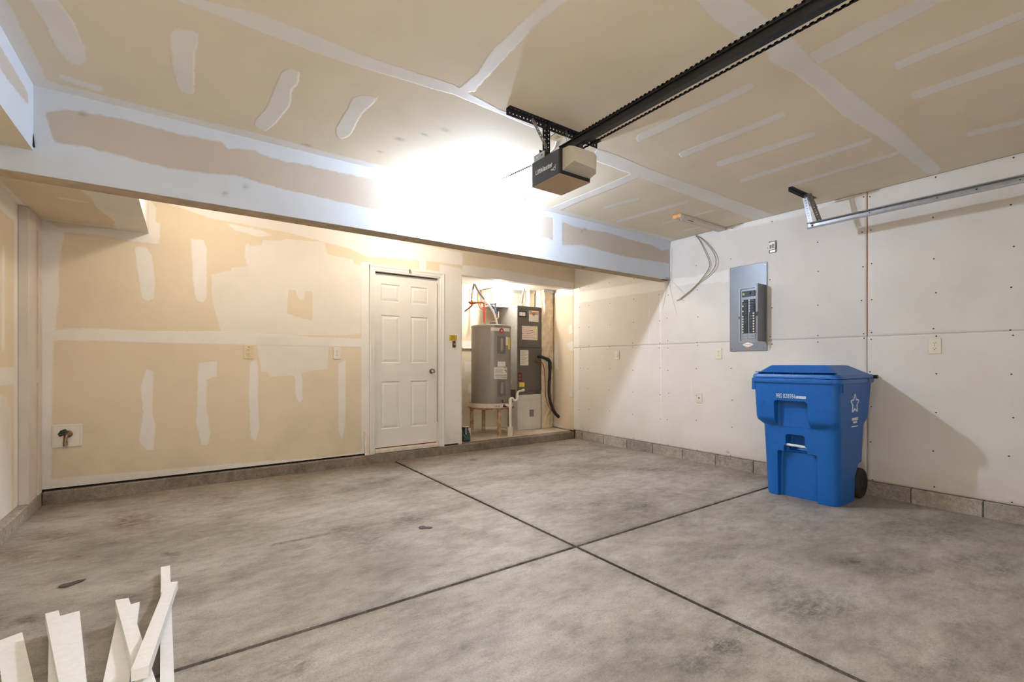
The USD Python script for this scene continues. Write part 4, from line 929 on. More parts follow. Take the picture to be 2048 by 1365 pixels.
# ------------------------------------------------------------------ garage door track on its hanger
tx, tz0, tz1, ty = 4.372, 2.274, 2.325, 1.787
t = thing('door_track', 'galvanized garage door track running along the upper right wall', 'door track', (tx, .4, tz0))
sec = [(tx + .004, tz0), (tx + .004, tz1), (tx - .022, tz1), (tx - .026, tz1 - .010), (tx - .024, tz1 - .010), (tx - .020, tz1 - .002), (tx + .002, tz1 - .002), (tx + .002, tz0 + .002), (tx - .020, tz0 + .002), (tx - .024, tz0 + .010), (tx - .026, tz0 + .010), (tx - .022, tz0)]
part(t, 'channel', extrude(sec, 'y', YDOOR + .1, ty), STEEL, smooth=20)
parts(t, 'track_bolt', [cyl((tx - .001, y, 2.30), (tx + .002, y, 2.30), r, 10) for y, r in ((1.755, .009), (1.35, .004), (.95, .004), (.75, .005), (.55, .004))], GRIME)
t = thing('track_hanger', 'perforated steel hanger holding the rear end of the door track to the ceiling', 'bracket', (4.37, 1.80, 2.30))
part(t, 'ceiling_angle', cat_(put(perforated(.465, .032, pitch=.03), (4.106, 1.826, ZC - .002), (1, 0, 0), (0, 0, -1)), put(perforated(.465, .03, pitch=.03), (4.106, 1.796, ZC - .003), (1, 0, 0), (0, 1, 0))), STEELD, smooth=False)
ex = np.array((.0, -.05, -.255))
part(t, 'hanger_leg', put(perforated(.262, .036, pitch=.0235), (4.386, 1.842, 2.585), ex, (0, -1, .2)), STEEL, smooth=False)
part(t, 'hanger_leg', put(perforated(.268, .05, pitch=.0235), (4.376, 1.803, 2.583), (.015, -.075, -.25), (1, -.55, .08)), mat('shaded_zinc', (138, 138, 136), .5, metal=.4), smooth=False)  # leg turned from the bulb, its shade put into a darker zinc
parts(t, 'bolt', [cyl((4.392, 1.822, 2.57), (4.374, 1.822, 2.57), .008, 6), cyl((4.405, 1.83, 2.56), (4.405, 1.79, 2.56), .007, 6)], CHROME, smooth=False)

# board screwed to the ceiling at the right wall
t = thing('ceiling_cleat', 'short white-painted board screwed to the ceiling beside the right wall', 'board', (4.36, 2.80, ZC - .03))
part(t, 'cleat_board', cbox(3.957, 4.757, 2.752, 2.846, ZC - .032, ZC - .0005, .003), OLDW)
part(t, 'raw_end', box(3.954, 3.9568, 2.756, 2.842, ZC - .030, ZC - .002), ORANGEW, label='unpainted orange end grain')
part(t, 'screw_boss', lathe([(.014, 0), (.012, -.006), (.001, -.008)], (4.03, 2.80, ZC - .032), n=12), CHROME)
part(t, 'bent_nail', cyl((4.10, 2.77, ZC - .034), (4.20, 2.775, ZC - .034), .003, 6), PIT)
# loose cable from the ceiling corner
t = thing('loose_cable', 'loose tan electrical cable with stripped ends hanging down the right wall from the ceiling', 'cable', (4.74, 3.1, 1.85))
part(t, 'cable', tube([(4.745, 3.105, 2.588), (4.738, 3.03, 2.47), (4.733, 2.935, 2.26), (4.735, 2.94, 2.17), (4.74, 3.05, 2.05), (4.742, 3.17, 1.96), (4.742, 3.30, 1.885)], .0046, 8), CABLE)
part(t, 'cable', tube([(4.745, 3.108, 2.588), (4.73, 2.99, 2.49), (4.722, 2.87, 2.33), (4.72, 2.845, 2.21), (4.73, 2.91, 2.12), (4.738, 3.05, 2.04), (4.742, 3.17, 1.952), (4.742, 3.29, 1.880)], .0046, 8), CABLE)
parts(t, 'stripped_wire', (tube([(4.742, 3.30, 1.885), (4.74, 3.325, 1.872), (4.738, 3.355, 1.868)], .0022, 6), tube([(4.742, 3.29, 1.88), (4.736, 3.315, 1.866), (4.732, 3.345, 1.858)], .0022, 6), tube([(4.742, 3.30, 1.88), (4.744, 3.28, 1.862), (4.745, 3.25, 1.85)], .0015, 6)), COPPER)
t = thing('hanging_string', 'thin dark strings hanging from the right end of the beam', 'string', (4.74, 3.46, 1.5))
part(t, 'strand', tube([(4.752, 3.466, 2.12), (4.75, 3.50, 2.0), (4.748, 3.555, 1.79)], .0016, 6), CABLEG)
part(t, 'strand', tube([(4.755, 3.46, 2.12), (4.753, 3.44, 1.98), (4.753, 3.37, 1.74), (4.754, 3.36, 1.70)], .001, 5), CABLEG)
part(t, 'strand', tube([(4.756, 3.43, 2.12), (4.753, 3.36, 2.04), (4.753, 3.25, 1.93)], .001, 5), CABLEG)
# cord along the ceiling
t = thing('thin_cable', 'thin white cord stapled along the ceiling from the bulb holder to the opener', 'cord', (2.06, 2.9, ZC - .006))
part(t, 'cable', tube([(2.035, 3.16, ZC - .003), (2.05, 3.05, ZC - .003), (2.075, 2.88, ZC - .003), (2.085, 2.72, ZC - .003), (2.06, 2.45, ZC - .003), (1.98, 2.30, ZC - .003)], .0026, 6), WPLAST)
parts(t, 'staple', [cbox(x - .006, x + .006, y - .0022, y + .0022, ZC - .0075, ZC - .0005, .0008) for x, y in [(2.047 + .04 * k / 16, 3.06 - .021 * k) for k in range(17)]], GRIME, smooth=False)
# ceiling outlet behind the opener
t = thing('ceiling_outlet', 'cream outlet plate on the ceiling just behind the garage door opener', 'outlet', (1.96, 2.26, ZC - .01))
Fc = Frame((1.962, 2.262, ZC - .0005), (1, 0, 0), (0, -1, 0))
duplex(Fc, t, IVORY, .078, .126)
# curtain hook above the door
t = thing('wall_hook', 'small brass hook on the casing above the white door', 'hook', (2.135, 5.10, 2.175))
part(t, 'hook_plate', cbox(2.128, 2.142, 5.1075, 5.112, 2.180, 2.222, .001), BRASS)
part(t, 'hook_arm', tube([(2.135, 5.108, 2.205), (2.140, 5.095, 2.200), (2.150, 5.092, 2.185), (2.148, 5.10, 2.176)], .0025, 6), BRASS)
# shim leaning by the door
single('wood_shim', hull([(1.610, 5.105, .1035), (1.662, 5.098, .1035), (1.610, 5.122, .1035), (1.662, 5.122, .1035), (1.604, 5.1245, .372), (1.632, 5.1245, .335), (1.604, 5.128, .372), (1.632, 5.128, .335)]), OLDW, 'short white scrap of wood leaning beside the lower left of the door frame', 'wood scrap', smooth=False)

# ------------------------------------------------------------------ recycling bin
def rrect(x0, x1, y0, y1, r, z, n=6):
    P = []
    for cx, cy, a0 in ((x1 - r, y1 - r, 0), (x0 + r, y1 - r, 90), (x0 + r, y0 + r, 180), (x1 - r, y0 + r, 270)):
        for k in range(n + 1):
            a = math.radians(a0 + 90 * k / n); P.append((cx + r * math.cos(a), cy + r * math.sin(a), z))
    return P
def loft(*rings): return hull(sum([rrect(*r) for r in rings], []))
t = thing('recycling_bin', 'large blue wheeled recycling bin with a domed lid by the right wall', 'bin', (4.36, 1.745, 0))
body = loft((4.118, 4.60, 1.475, 2.015, .065, 0), (4.112, 4.605, 1.470, 2.02, .07, .012), (4.075, 4.665, 1.448, 2.056, .07, .967))
sh = loft((4.115, 4.60, 1.470, 2.022, .05, .575), (4.032, 4.60, 1.440, 2.064, .055, .64), (4.020, 4.66, 1.437, 2.068, .055, .672), (3.998, 4.72, 1.430, 2.076, .06, .968))
notch = rbox(3.9, 4.088, 1.645, 1.900, .40, .815, .022)
body = body + (sh - notch)
body = body - rbox(3.95, 4.19, 1.697, 1.845, .392, .532, .02)
body = body - rbox(3.95, 4.166, 1.612, 1.912, -.06, .388, .018) - rbox(3.95, 4.15, 1.68, 1.86, .33, .44, .015)
for y0, y1 in ((1.40, 1.548), (1.945, 2.10)): body = body - hull([(4.43, y, -.05) for y in (y0, y1)] + [(4.43, y, .20) for y in (y0, y1)] + [(4.50, y, .30) for y in (y0, y1)] + [(4.90, y, z) for y in (y0, y1) for z in (-.05, .345)])
bodyp = part(t, 'body', body, BLUE, smooth=32)
part(bodyp, 'scratch', cat_(hull([(4.0085, 1.985, .80), (4.0085, 1.988, .80), (4.018, 2.003, .74), (4.018, 2.000, .74), (4.004, 1.986, .80), (4.014, 2.001, .74)])), mat('scratched_blue', (110, 150, 196), .6), smooth=False)
part(t, 'rim', loft((3.985, 4.725, 1.416, 2.090, .06, .962), (3.980, 4.730, 1.412, 2.094, .064, .972), (3.983, 4.730, 1.414, 2.092, .062, .996)), BLUE)
parts(t, 'rim_fin', (box(4.068, 4.078, 1.419, 1.445, .897, .966), box(4.046, 4.054, 1.425, 1.442, .90, .966)), BLUE)
parts(t, 'rim_fin', (box(4.02, 4.03, 2.062, 2.088, .895, .966),), BLUE)
part(t, 'rear_tab', cbox(4.545, 4.575, 1.409, 1.416, .965, 1.001, .002), BLACK)
lid = loft((3.990, 4.732, 1.420, 2.086, .062, .999), (3.988, 4.733, 1.418, 2.088, .064, 1.012), (3.996, 4.730, 1.426, 2.080, .06, 1.030))
lid = lid + loft((4.008, 4.722, 1.44, 2.066, .05, 1.029), (4.05, 4.71, 1.475, 2.03, .05, 1.045), (4.105, 4.53, 1.535, 1.985, .03, 1.100), (4.12, 4.50, 1.55, 1.97, .03, 1.106))
lidp = part(t, 'lid', lid, BLUE, smooth=32)
part(lidp, 'lid_lip', cat_(cbox(3.992, 4.075, 1.462, 2.046, 1.045, 1.051, .002)), BLUE)
parts(lidp, 'lip_rib', [cbox(4.0, 4.04, y, y + .005, 1.028, 1.046, .0008) for y in (1.60, 1.745, 1.895)], BLUE)
part(t, 'hinge_bar', cyl((4.735, 1.405, 1.008), (4.735, 2.10, 1.008), .015, 16), BLACK)
part(t, 'grab_bar', cyl((4.118, 1.690, .437), (4.118, 1.852, .441), .0105, 16), PRINT, label='white metal grab bar')
part(t, 'axle', cyl((4.582, 1.49, .127), (4.582, 2.0, .127), .011, 12), STEELD)
for y0, y1 in ((1.462, 1.512), (1.978, 2.028)):
    w = part(t, 'wheel', lathe([(.030, y0 + .008), (.085, y0 + .008), (.092, y0), (.112, y0), (.122, y0 + .010), (.124, (y0 + y1) / 2), (.122, y1 - .010), (.112, y1), (.092, y1), (.085, y1 - .008), (.030, y1 - .008), (.030, y0 + .008)], (4.582, 0, .1245), (0, 1, 0), 36), RUBBER)
    part(w, 'hub', cat_(lathe([(.001, y0 + .006), (.030, y0 + .006), (.030, y1 - .006), (.001, y1 - .006)], (4.582, 0, .1245), (0, 1, 0), 20), *[cyl((4.582 + .02 * math.cos(k), (y0 + y1) / 2, .1245 + .02 * math.sin(k)), (4.582 + .088 * math.cos(k), (y0 + y1) / 2, .1245 + .088 * math.sin(k)), .009, 8) for k in np.radians(range(0, 360, 60))]), BLACK)
Fb = Frame((4.0085, 0, 0), (0, -1, 0))
part(t, 'serial_print', Fb(moved(text('9RG 028984', .036, False, .0045, .150), (-1.882, .836, 0))), PRINT, smooth=False)
bars = [moved(box(0, w, 0, .020, 0, .0045), (-1.726 + x, .838, 0)) for x, w in [(k * .0062, .0042 if (k * 7) % 3 else .0030) for k in range(12)]]
part(t, 'serial_bars', Fb(cat_(*bars)), PRINT, smooth=False)
Fs = Frame((4.331, 1.4352, .8), (1, 0, 0))
def star_ring(R, r):
    return CrossSection([np.array([((R if k % 2 == 0 else r) * math.cos(math.radians(90 + 36 * k)), (R if k % 2 == 0 else r) * math.sin(math.radians(90 + 36 * k))) for k in range(10)])], m3.FillRule.NonZero)
ring = star_ring(.082, .043).offset(.012, m3.JoinType.Round, 2.0, 24) - star_ring(.070, .030).offset(.006, m3.JoinType.Round, 2.0, 24)
for k in range(5):                                   # the arrows' gaps at each notch
    q = math.radians(54 + 72 * k); c_, s_ = math.cos(q), math.sin(q)
    ring = ring - CrossSection([np.array([(c_ * a - s_ * b, s_ * a + c_ * b) for a, b in ((.018, .004), (.07, .014), (.07, .020), (.018, .010))])], m3.FillRule.NonZero)
star = [(lambda vf: (vf[0] * [.92, .86, 1], vf[1]))(arr(ring.extrude(.004)))]
part(t, 'recycling_star', Fs(cat_(*star)), PRINT, smooth=False, label='white five-armed recycling star print')
part(t, 'company_print', Fs(moved(text('REPUBLIC', .021, True, .004, .118), (-.056, -.132, 0))), PRINT, smooth=False)
part(t, 'services_print', Fs(moved(text('SERVICES', .014, True, .004, .07), (-.03, -.153, 0))), PRINT, smooth=False)
part(t, 'small_print', Fs(cat_(*[box(-.062 + k * .0125, -.062 + k * .0125 + .009, -.182, -.175, .0, .004) for k in range(10)])), PRINT, smooth=False, kind='stuff')

# ------------------------------------------------------------------ furnace closet: water heater
wx, wy, wr_, wz = 3.607, 5.654, .287, .562
t = thing('heater_stand', 'rusty steel stand on legs carrying the gray water heater', 'stand', (wx, wy, .104))
part(t, 'stand_top', lathe([(.001, .478), (.333, .478), (.335, .482), (.335, .496), (.001, .496)], (wx, wy, 0), n=36), mat('rusted_white', (166, 112, 76), .8, var=.45, scale=26))
for a in (-12, 78, 168, 258):
    a = math.radians(a - 90 + 2); x, y = wx + .295 * math.cos(a), wy + .295 * math.sin(a)
    part(t, 'stand_leg', cat_(box(x - .02, x + .02, y - .02, y - .016, .104, .478), box(x - .02, x - .016, y - .016, y + .02, .104, .478)), mat('rusted_leg', (182, 150, 120), .75, var=.35, scale=18))
t = thing('drain_pan', 'shallow white drain pan under the gray water heater', 'pan', (wx, wy, .4965))
part(t, 'pan', lathe([(.001, .497), (.310, .497), (.318, .560), (.322, .562), (.322, .559), (.315, .499), (.001, .4985)][::1], (wx, wy, 0), n=40), OLDW)
def wrap(a0, a1, z0, z1, rad, th=.0015, n=10, poly=None):
    """thin patch on the tank; angle 0 faces the garage, + towards the right wall"""
    a = np.radians(np.linspace(a0, a1, n)); V = []
    for r in (rad, rad + th):
        for z in (z0, z1):
            V += [(wx + r * math.sin(k), wy - r * math.cos(k), z) for k in a]
    F = []
    for i in range(n - 1):
        b = i + 1
        F += [(2 * n + i, 2 * n + b, 3 * n + b), (2 * n + i, 3 * n + b, 3 * n + i), (i, n + i, 3 * n + i), (i, 3 * n + i, 2 * n + i), (n + i, n + b, 3 * n + b), (n + i, 3 * n + b, 3 * n + i), (i, 2 * n + i, 2 * n + b), (i, 2 * n + b, b)]
    for i in (0, n - 1): F += [(i, n + i, 3 * n + i), (i, 3 * n + i, 2 * n + i)]
    return np.array(V), np.array(F)
part(t, 'pan_label', cat_(*[wrap(a, b, .512, .548, .3215, .001) for a, b in ((-1, 9),)]), INKR, smooth=False, label='red and black sticker')
part(t, 'pan_label_base', wrap(-1.5, 9.5, .507, .526, .3222, .001), BLACK, smooth=False)
part(t, 'pan_lettering', cat_(*[wrap(a, a + 1.6, .515, .535, .3218, .001, 3) for a in (-22, -19, -15, -12, 13, 16, 20, 23, 27)]), INKG, smooth=False)
t = thing('water_heater', 'tall gray cylindrical water heater in the furnace closet', 'water heater', (wx, wy, .5))
part(t, 'tank', lathe([(.001, .5), (.270, .5), (.282, .51), (wr_, .525), (wr_, 1.630), (wr_ + .004, 1.632), (wr_ + .004, 1.648), (wr_ - .004, 1.660), (.20, 1.672), (.001, 1.676)], (wx, wy, 0), n=56), TANK)
part(t, 'top_cap', lathe([(.045, 1.672), (.045, 1.722), (.040, 1.728), (.001, 1.728)], (wx + .03, wy, 0), n=20), TANKD)
part(t, 'silver_band', wrap(-33, 34, 1.572, 1.618, wr_ + .0005), FILT, smooth=40)
part(t, 'maker_roundel', cat_((lambda a: (np.c_[wx + (wr_ + .003) * np.sin(a[:, 0]), wy - (wr_ + .003) * np.cos(a[:, 0]), a[:, 1]], np.array([(0, i, i + 1) for i in range(1, 24)] + [(0, 24, 1)])))(np.array([(math.radians(-2), 1.576)] + [(math.radians(-2) + .036 / wr_ * math.cos(k), 1.576 + .036 * math.sin(k)) for k in np.linspace(0, 2 * math.pi, 24, endpoint=False)]))), INKR, smooth=False, label='red roundel')
ft = Frame((wx - .010, wy - wr_ - .0045, 1.576), (1, 0, 0))
part(t, 'roundel_letter', ft(moved(text('R', .026, True, .002), (-.009, -.013, 0))), PRINT, smooth=False)
for z0, z1 in ((1.256, 1.498), (.657, .886)):
    ap = part(t, 'access_panel', wrap(-14, 12.5, z0, z1, wr_ + .0008, .004, 12), TANKD, smooth=30)
    part(ap, 'panel_bulge', rhull([(wx - .004, wy - wr_ - .001, z0 + .05, .026), (wx - .004, wy - wr_ - .001, z1 - .05, .026)]), TANK)
part(t, 'energy_label', wrap(10, 24, 1.375, 1.492, wr_ + .0008, .001), PAPER, smooth=40)
part(t, 'energy_label', wrap(24, 37, 1.318, 1.490, wr_ + .0008, .001), INKY, smooth=40, label='yellow energy label')
part(t, 'rating_label', wrap(-14, 12, 1.075, 1.145, wr_ + .0008, .001), PAPER, smooth=40)
wl_ = part(t, 'warning_label', wrap(-24, 19, .903, 1.067, wr_ + .0008, .0012), PAPER, smooth=40)
part(wl_, 'printing', cat_(wrap(6, 18, 1.052, 1.060, wr_ + .002, .001), *[wrap(-22, 2 if k < 4 else 17, z, z + .005, wr_ + .002, .0006) for k, z in enumerate((1.03, 1.015, 1.0, .985, .96, .948, .936, .918))]), INKG, smooth=False)
parts(wl_, 'pictogram', (wrap(9, 12, 1.015, 1.03, wr_ + .002, .001), wrap(13, 16, .99, 1.03, wr_ + .002, .001)), INKR, smooth=False)
part(t, 'drain_valve', cat_(cyl((wx + .005, wy - wr_ + .01, .60), (wx + .005, wy - wr_ - .05, .60), .014, 14), cyl((wx + .005, wy - wr_ - .035, .60), (wx + .005, wy - wr_ - .035, .575), .012, 12), cyl((wx + .005, wy - wr_ - .05, .60), (wx + .005, wy - wr_ - .062, .60), .022, 14)), BRASS)
part(t, 'hanging_tag', cat_(hull([(wx + .283, wy - .09, 1.10), (wx + .288, wy - .09, 1.10), (wx + .283, wy - .03, 1.10), (wx + .288, wy - .03, 1.10), (wx + .300, wy - .085, .83), (wx + .304, wy - .085, .83), (wx + .300, wy - .06, .83)])), PAPER, smooth=False)

# pipes and cables over the heater
t = thing('hot_water_pipe', 'red water pipe dropping to the top of the water heater', 'pipe', (3.545, 5.75, 1.67))
parts(t, 'pipe', (tube([(3.549, 5.75, 1.715), (3.549, 5.75, 1.985)], .013, 12, False), tube([(3.40, 5.77, 1.995), (3.53, 5.752, 2.010)], .013, 12, False)), PEXR)
parts(t, 'elbow', (cyl((3.52, 5.753, 2.006), (3.553, 5.749, 2.012), .016, 12), cyl((3.549, 5.75, 1.975), (3.549, 5.75, 2.02), .016, 12)), BRASS)
part(t, 'fitting', cyl((3.549, 5.75, 1.677), (3.549, 5.75, 1.72), .016, 12), STEEL)
part(t, 'manifold_fittings', cat_(cyl((3.33, 5.775, 1.985), (3.41, 5.768, 1.995), .019, 12), cyl((3.36, 5.775, 1.955), (3.36, 5.775, 2.03), .016, 12), cyl((3.31, 5.78, 2.0), (3.345, 5.775, 1.99), .012, 10), tube([(3.365, 5.775, 1.96), (3.33, 5.80, 1.92), (3.28, 5.85, 1.87)], .010, 8)), COPPER)
t = thing('cold_water_pipe', 'blue water pipe dropping beside the white flexible conduit', 'pipe', (3.74, 5.75, 1.67))
parts(t, 'pipe', (tube([(3.61, 5.76, 1.986), (3.735, 5.752, 2.005)], .012, 12, False), tube([(3.745, 5.75, 1.80), (3.745, 5.75, 2.0)], .012, 12, False)), PEXB)
parts(t, 'elbow', (cyl((3.745, 5.75, 1.985), (3.745, 5.75, 2.02), .015, 12), cyl((3.585, 5.762, 1.985), (3.63, 5.759, 1.988), .014, 12)), COPPER)
part(t, 'shutoff_valve', cat_(cyl((3.745, 5.75, 1.76), (3.745, 5.75, 1.81), .015, 12), cyl((3.745, 5.75, 1.785), (3.785, 5.735, 1.785), .009, 10), cyl((3.745, 5.75, 1.677), (3.745, 5.75, 1.765), .011, 12)), BRASS)
part(t, 'valve_tag', cbox(3.775, 3.795, 5.725, 5.728, 1.80, 1.89, .001), PAPER)
part(t, 'copper_riser', tube([(3.66, 6.10, 2.26), (3.66, 6.10, 2.05), (3.68, 6.05, 1.96), (3.72, 5.95, 1.93)], .011, 10), COPPER)
t = thing('heater_conduit', 'white flexible electrical conduit curving down onto the water heater', 'conduit', (3.65, 5.7, 1.68))
part(t, 'conduit', tube([(3.43, 5.80, 2.265), (3.455, 5.75, 2.15), (3.52, 5.69, 2.03), (3.59, 5.66, 1.95), (3.65, 5.65, 1.86), (3.70, 5.66, 1.76), (3.715, 5.655, 1.682)], .0125, 10), PVC)
part(t, 'cable', tube([(3.42, 5.80, 2.272), (3.45, 5.745, 2.16), (3.515, 5.687, 2.045)], .0135, 8), CABLEG, label='gray upper length')
t = thing('gray_cable', 'pair of gray cables hanging from the closet ceiling to the copper fittings', 'cable', (3.36, 5.78, 2.0))
part(t, 'cable', tube([(3.395, 5.79, 2.272), (3.37, 5.785, 2.16), (3.35, 5.782, 2.04)], .008, 8), CABLEG)
part(t, 'cable', tube([(3.41, 5.80, 2.272), (3.395, 5.795, 2.17), (3.365, 5.79, 2.035)], .007, 8), CABLE)

# ------------------------------------------------------------------ air handler
ax0, ax1, ay = 4.076, 4.532, 5.65
t = thing('air_handler', 'tall dark brown-gray air handler cabinet standing right of the water heater', 'air handler', (4.30, 5.9, .104))
part(t, 'side_panel', cbox(ax0, ax0 + .012, ay + .012, 6.19, .66, 1.995, .002), STEEL, label='bare galvanized side')
part(t, 'cabinet', cbox(ax0 + .012, ax1, ay + .012, 6.19, .66, 1.994, .003), AHG)
part(t, 'upper_door', cbox(ax0 + .001, ax1, ay, ay + .0115, 1.362, 1.994, .003), AHG)
part(t, 'lower_door', cbox(ax0 + .001, ax1, ay, ay + .0115, .700, 1.352, .003), AHG)
part(t, 'base_rail', cbox(ax0 + .006, ax1 - .004, ay + .006, ay + .0118, .645, .696, .002), AHG)
part(t, 'door_bead', cat_(cbox(ax0 + .02, ax1 - .02, ay - .003, ay, 1.952, 1.960, .001), cbox(ax0 + .02, ax1 - .02, ay - .003, ay, 1.378, 1.384, .001), cbox(ax0 + .02, ax0 + .026, ay - .003, ay, 1.384, 1.952, .001), cbox(ax0 + .02, ax1 - .02, ay - .003, ay, 1.325, 1.331, .001)), AHG)
w = part(t, 'breaker_window', cbox(4.088, 4.240, ay - .012, ay, 1.823, 1.915, .002) - box(4.102, 4.226, ay - .02, ay - .004, 1.838, 1.902), BLACK)
parts(w, 'breaker_block', (cbox(4.104, 4.160, ay - .008, ay - .003, 1.840, 1.900, .002), cbox(4.165, 4.222, ay - .008, ay - .003, 1.840, 1.900, .002)), FILT)
def label_card(x0, x1, z0, z1): return cbox(x0, x1, ay - .0016, ay - .0002, z0, z1, .0004)
def ink(x0, x1, z0, z1, k=0): return box(x0, x1, ay - .0022 - .0003 * k, ay - .0016, z0, z1)
c = part(t, 'guide_label', label_card(4.292, 4.482, 1.764, 1.934), PAPER)
part(c, 'orange_band', cat_(hull([(4.36, ay - .0022, 1.915), (4.478, ay - .0022, 1.915), (4.478, ay - .0022, 1.890), (4.30, ay - .0022, 1.870), (4.296, ay - .0022, 1.888), (4.36, ay - .0017, 1.915), (4.478, ay - .0017, 1.89), (4.30, ay - .0017, 1.87)])), INKO, smooth=False)
parts(c, 'blue_band', (ink(4.295, 4.350, 1.905, 1.930), ink(4.42, 4.478, 1.872, 1.884)), INKB, smooth=False)
part(c, 'dial', cat_(hull([(4.385 + .035 * math.cos(k), ay - y, 1.882 + .018 * math.sin(k)) for k in np.linspace(0, 6.2, 20) for y in (.0030, .0017)])), INKG, smooth=False)
part(c, 'red_tip', ink(4.365, 4.40, 1.852, 1.860, 1), INKR, smooth=False)
c = part(t, 'wiring_label', label_card(4.160, 4.462, 1.480, 1.692), PAPER)
parts(c, 'red_line', [ink(4.172, 4.35 + .02 * (k % 3), z, z + .005) for k, z in enumerate((1.66, 1.625, 1.597, 1.572, 1.543, 1.512))], INKR, smooth=False)
parts(c, 'yellow_line', (*[ink(4.355, 4.440, z, z + .009) for z in (1.672, 1.640, 1.606)], ink(4.39, 4.45, 1.50, 1.522), ink(4.37, 4.45, 1.57, 1.576)), INKY, smooth=False)
parts(c, 'black_mark', (*[ink(4.168, 4.176, z, z + .012, 1) for z in (1.653, 1.563)], ink(4.25, 4.33, 1.575, 1.579, 1)), SLOT, smooth=False)
c = part(t, 'rating_label', label_card(4.124, 4.284, 1.090, 1.326), PAPER)
part(c, 'printing', cat_(*[ink(4.134, 4.274 - .03 * (k % 3), 1.305 - .017 * k, 1.3095 - .017 * k) for k in range(12)]), INKG, smooth=False)
parts(t, 'knockout_plug', [lathe([(.001, .007), (.020, .006), (.026, 0)], (4.122, ay, z), (0, -1, 0), 18) for z in (.938, .885)], mat('plug_red', (176, 62, 66), .5))
part(t, 'knockout_frame', cbox(4.090, 4.156, ay - .0015, ay, .850, .978, .0005), BLACK)
part(t, 'yellow_label', label_card(4.108, 4.208, .762, .832), INKY, label='yellow sticker')
fb = part(t, 'filter_box', cat_(cbox(ax0 - .002, ax1 - .005, ay - .004, 6.19, .106, .640, .004)), FILT, label='silver lower filter box')
part(fb, 'box_lid', cbox(ax0 - .004, ax1 - .003, ay - .008, ay - .004, .566, .642, .002), FILT)
part(fb, 'gray_sticker', box(4.302, 4.382, ay - .0055, ay - .0038, .30, .408), INKG, smooth=False)
part(t, 'side_filter_door', cbox(ax0 - .006, ax0 - .001, ay + .05, 6.1, .56, .72, .002), mat('dark_filter_side', (70, 66, 62), .5))
# ducts
t = thing('supply_duct', 'shiny foil-faced duct box above the air handler under the closet ceiling', 'duct', (4.2, 6.0, 1.996))
part(t, 'duct_box', rbox(3.79, 4.42, 5.90, 6.24, 1.998, 2.272, .006), FOIL, smooth=20)
part(t, 'duct_box', rbox(4.425, 4.522, 5.80, 6.24, 1.998, 2.272, .006), FOIL, smooth=20)
parts(t, 'duct_seam', (box(3.785, 4.425, 5.893, 5.899, 2.225, 2.274), box(4.42, 4.526, 5.793, 5.799, 2.225, 2.274)), STEEL)
part(t, 'duct_edge', cat_(box(3.80, 4.06, 5.885, 5.90, 1.985, 1.998)), WOODU)
t = thing('wrapped_duct', 'crinkled foil-wrapped duct column standing in the right corner of the furnace closet', 'duct', (4.65, 5.75, .104))
us, vs = np.linspace(0, 1, 90), np.linspace(.106, 2.273, 330)
base = np.array([(4.545, 6.2), (4.545, 5.66), (4.575, 5.615), (4.66, 5.60), (4.735, 5.605), (4.755, 5.63), (4.757, 5.72)]); bl_ = np.r_[0, np.cumsum(np.linalg.norm(np.diff(base, axis=0), axis=1))]
U, Z = np.meshgrid(us, vs, indexing='ij'); s = U * bl_[-1]; X, Y = np.interp(s, bl_, base[:, 0]), np.interp(s, bl_, base[:, 1])
wr1 = meshkit.fbm(np.stack([s * 9 + Z * 2.5, Z * 4.5, 0 * s], -1), 4, 21); wr2 = 1 - abs(2 * meshkit.fbm(np.stack([s * 16 - Z * 7, Z * 5, 0 * s + 5], -1), 3, 8) - 1)
amp = .022 * wr1 + .012 * wr2 ** 3 - .020
amp = amp * np.clip((2.27 - Z) / .25, .15, 1)
Y = Y + amp; X = X + .6 * amp * (X < 4.60)
q = (np.arange(89)[:, None] * 330 + np.arange(329)[None, :]).ravel()
part(t, 'foil_wrap', (np.stack([X, Y, Z], -1).reshape(-1, 3), np.vstack([np.stack([q, q + 330, q + 331], 1), np.stack([q, q + 331, q + 1], 1)])), FOILW, smooth=True)
part(t, 'top_band', box(4.545, 4.758, 5.592, 5.60, 2.225, 2.274), STEEL)
part(t, 'duct_core', box(4.56, 4.755, 5.66, 6.2, .106, 2.27), FOIL)
# wires on top of the air handler
t = thing('handler_cable', 'gray and white cables running from the closet ceiling to the top of the air handler', 'cable', (4.18, 5.72, 1.99))
part(t, 'cable', tube([(4.245, 5.70, 2.274), (4.225, 5.70, 2.18), (4.19, 5.69, 2.06), (4.175, 5.69, 2.008)], .0115, 10), CABLEG)
part(t, 'cable', tube([(4.235, 5.71, 2.274), (4.20, 5.70, 2.18), (4.12, 5.69, 2.08), (4.085, 5.68, 2.03), (4.066, 5.68, 1.985), (4.066, 5.70, 1.96)], .006, 8), PVC)
part(t, 'connector', cat_(cyl((4.175, 5.69, 1.996), (4.175, 5.69, 2.03), .019, 12), tube([(4.20, 5.69, 2.004), (4.225, 5.69, 2.03), (4.215, 5.69, 2.06)], .006, 8)), PVC)
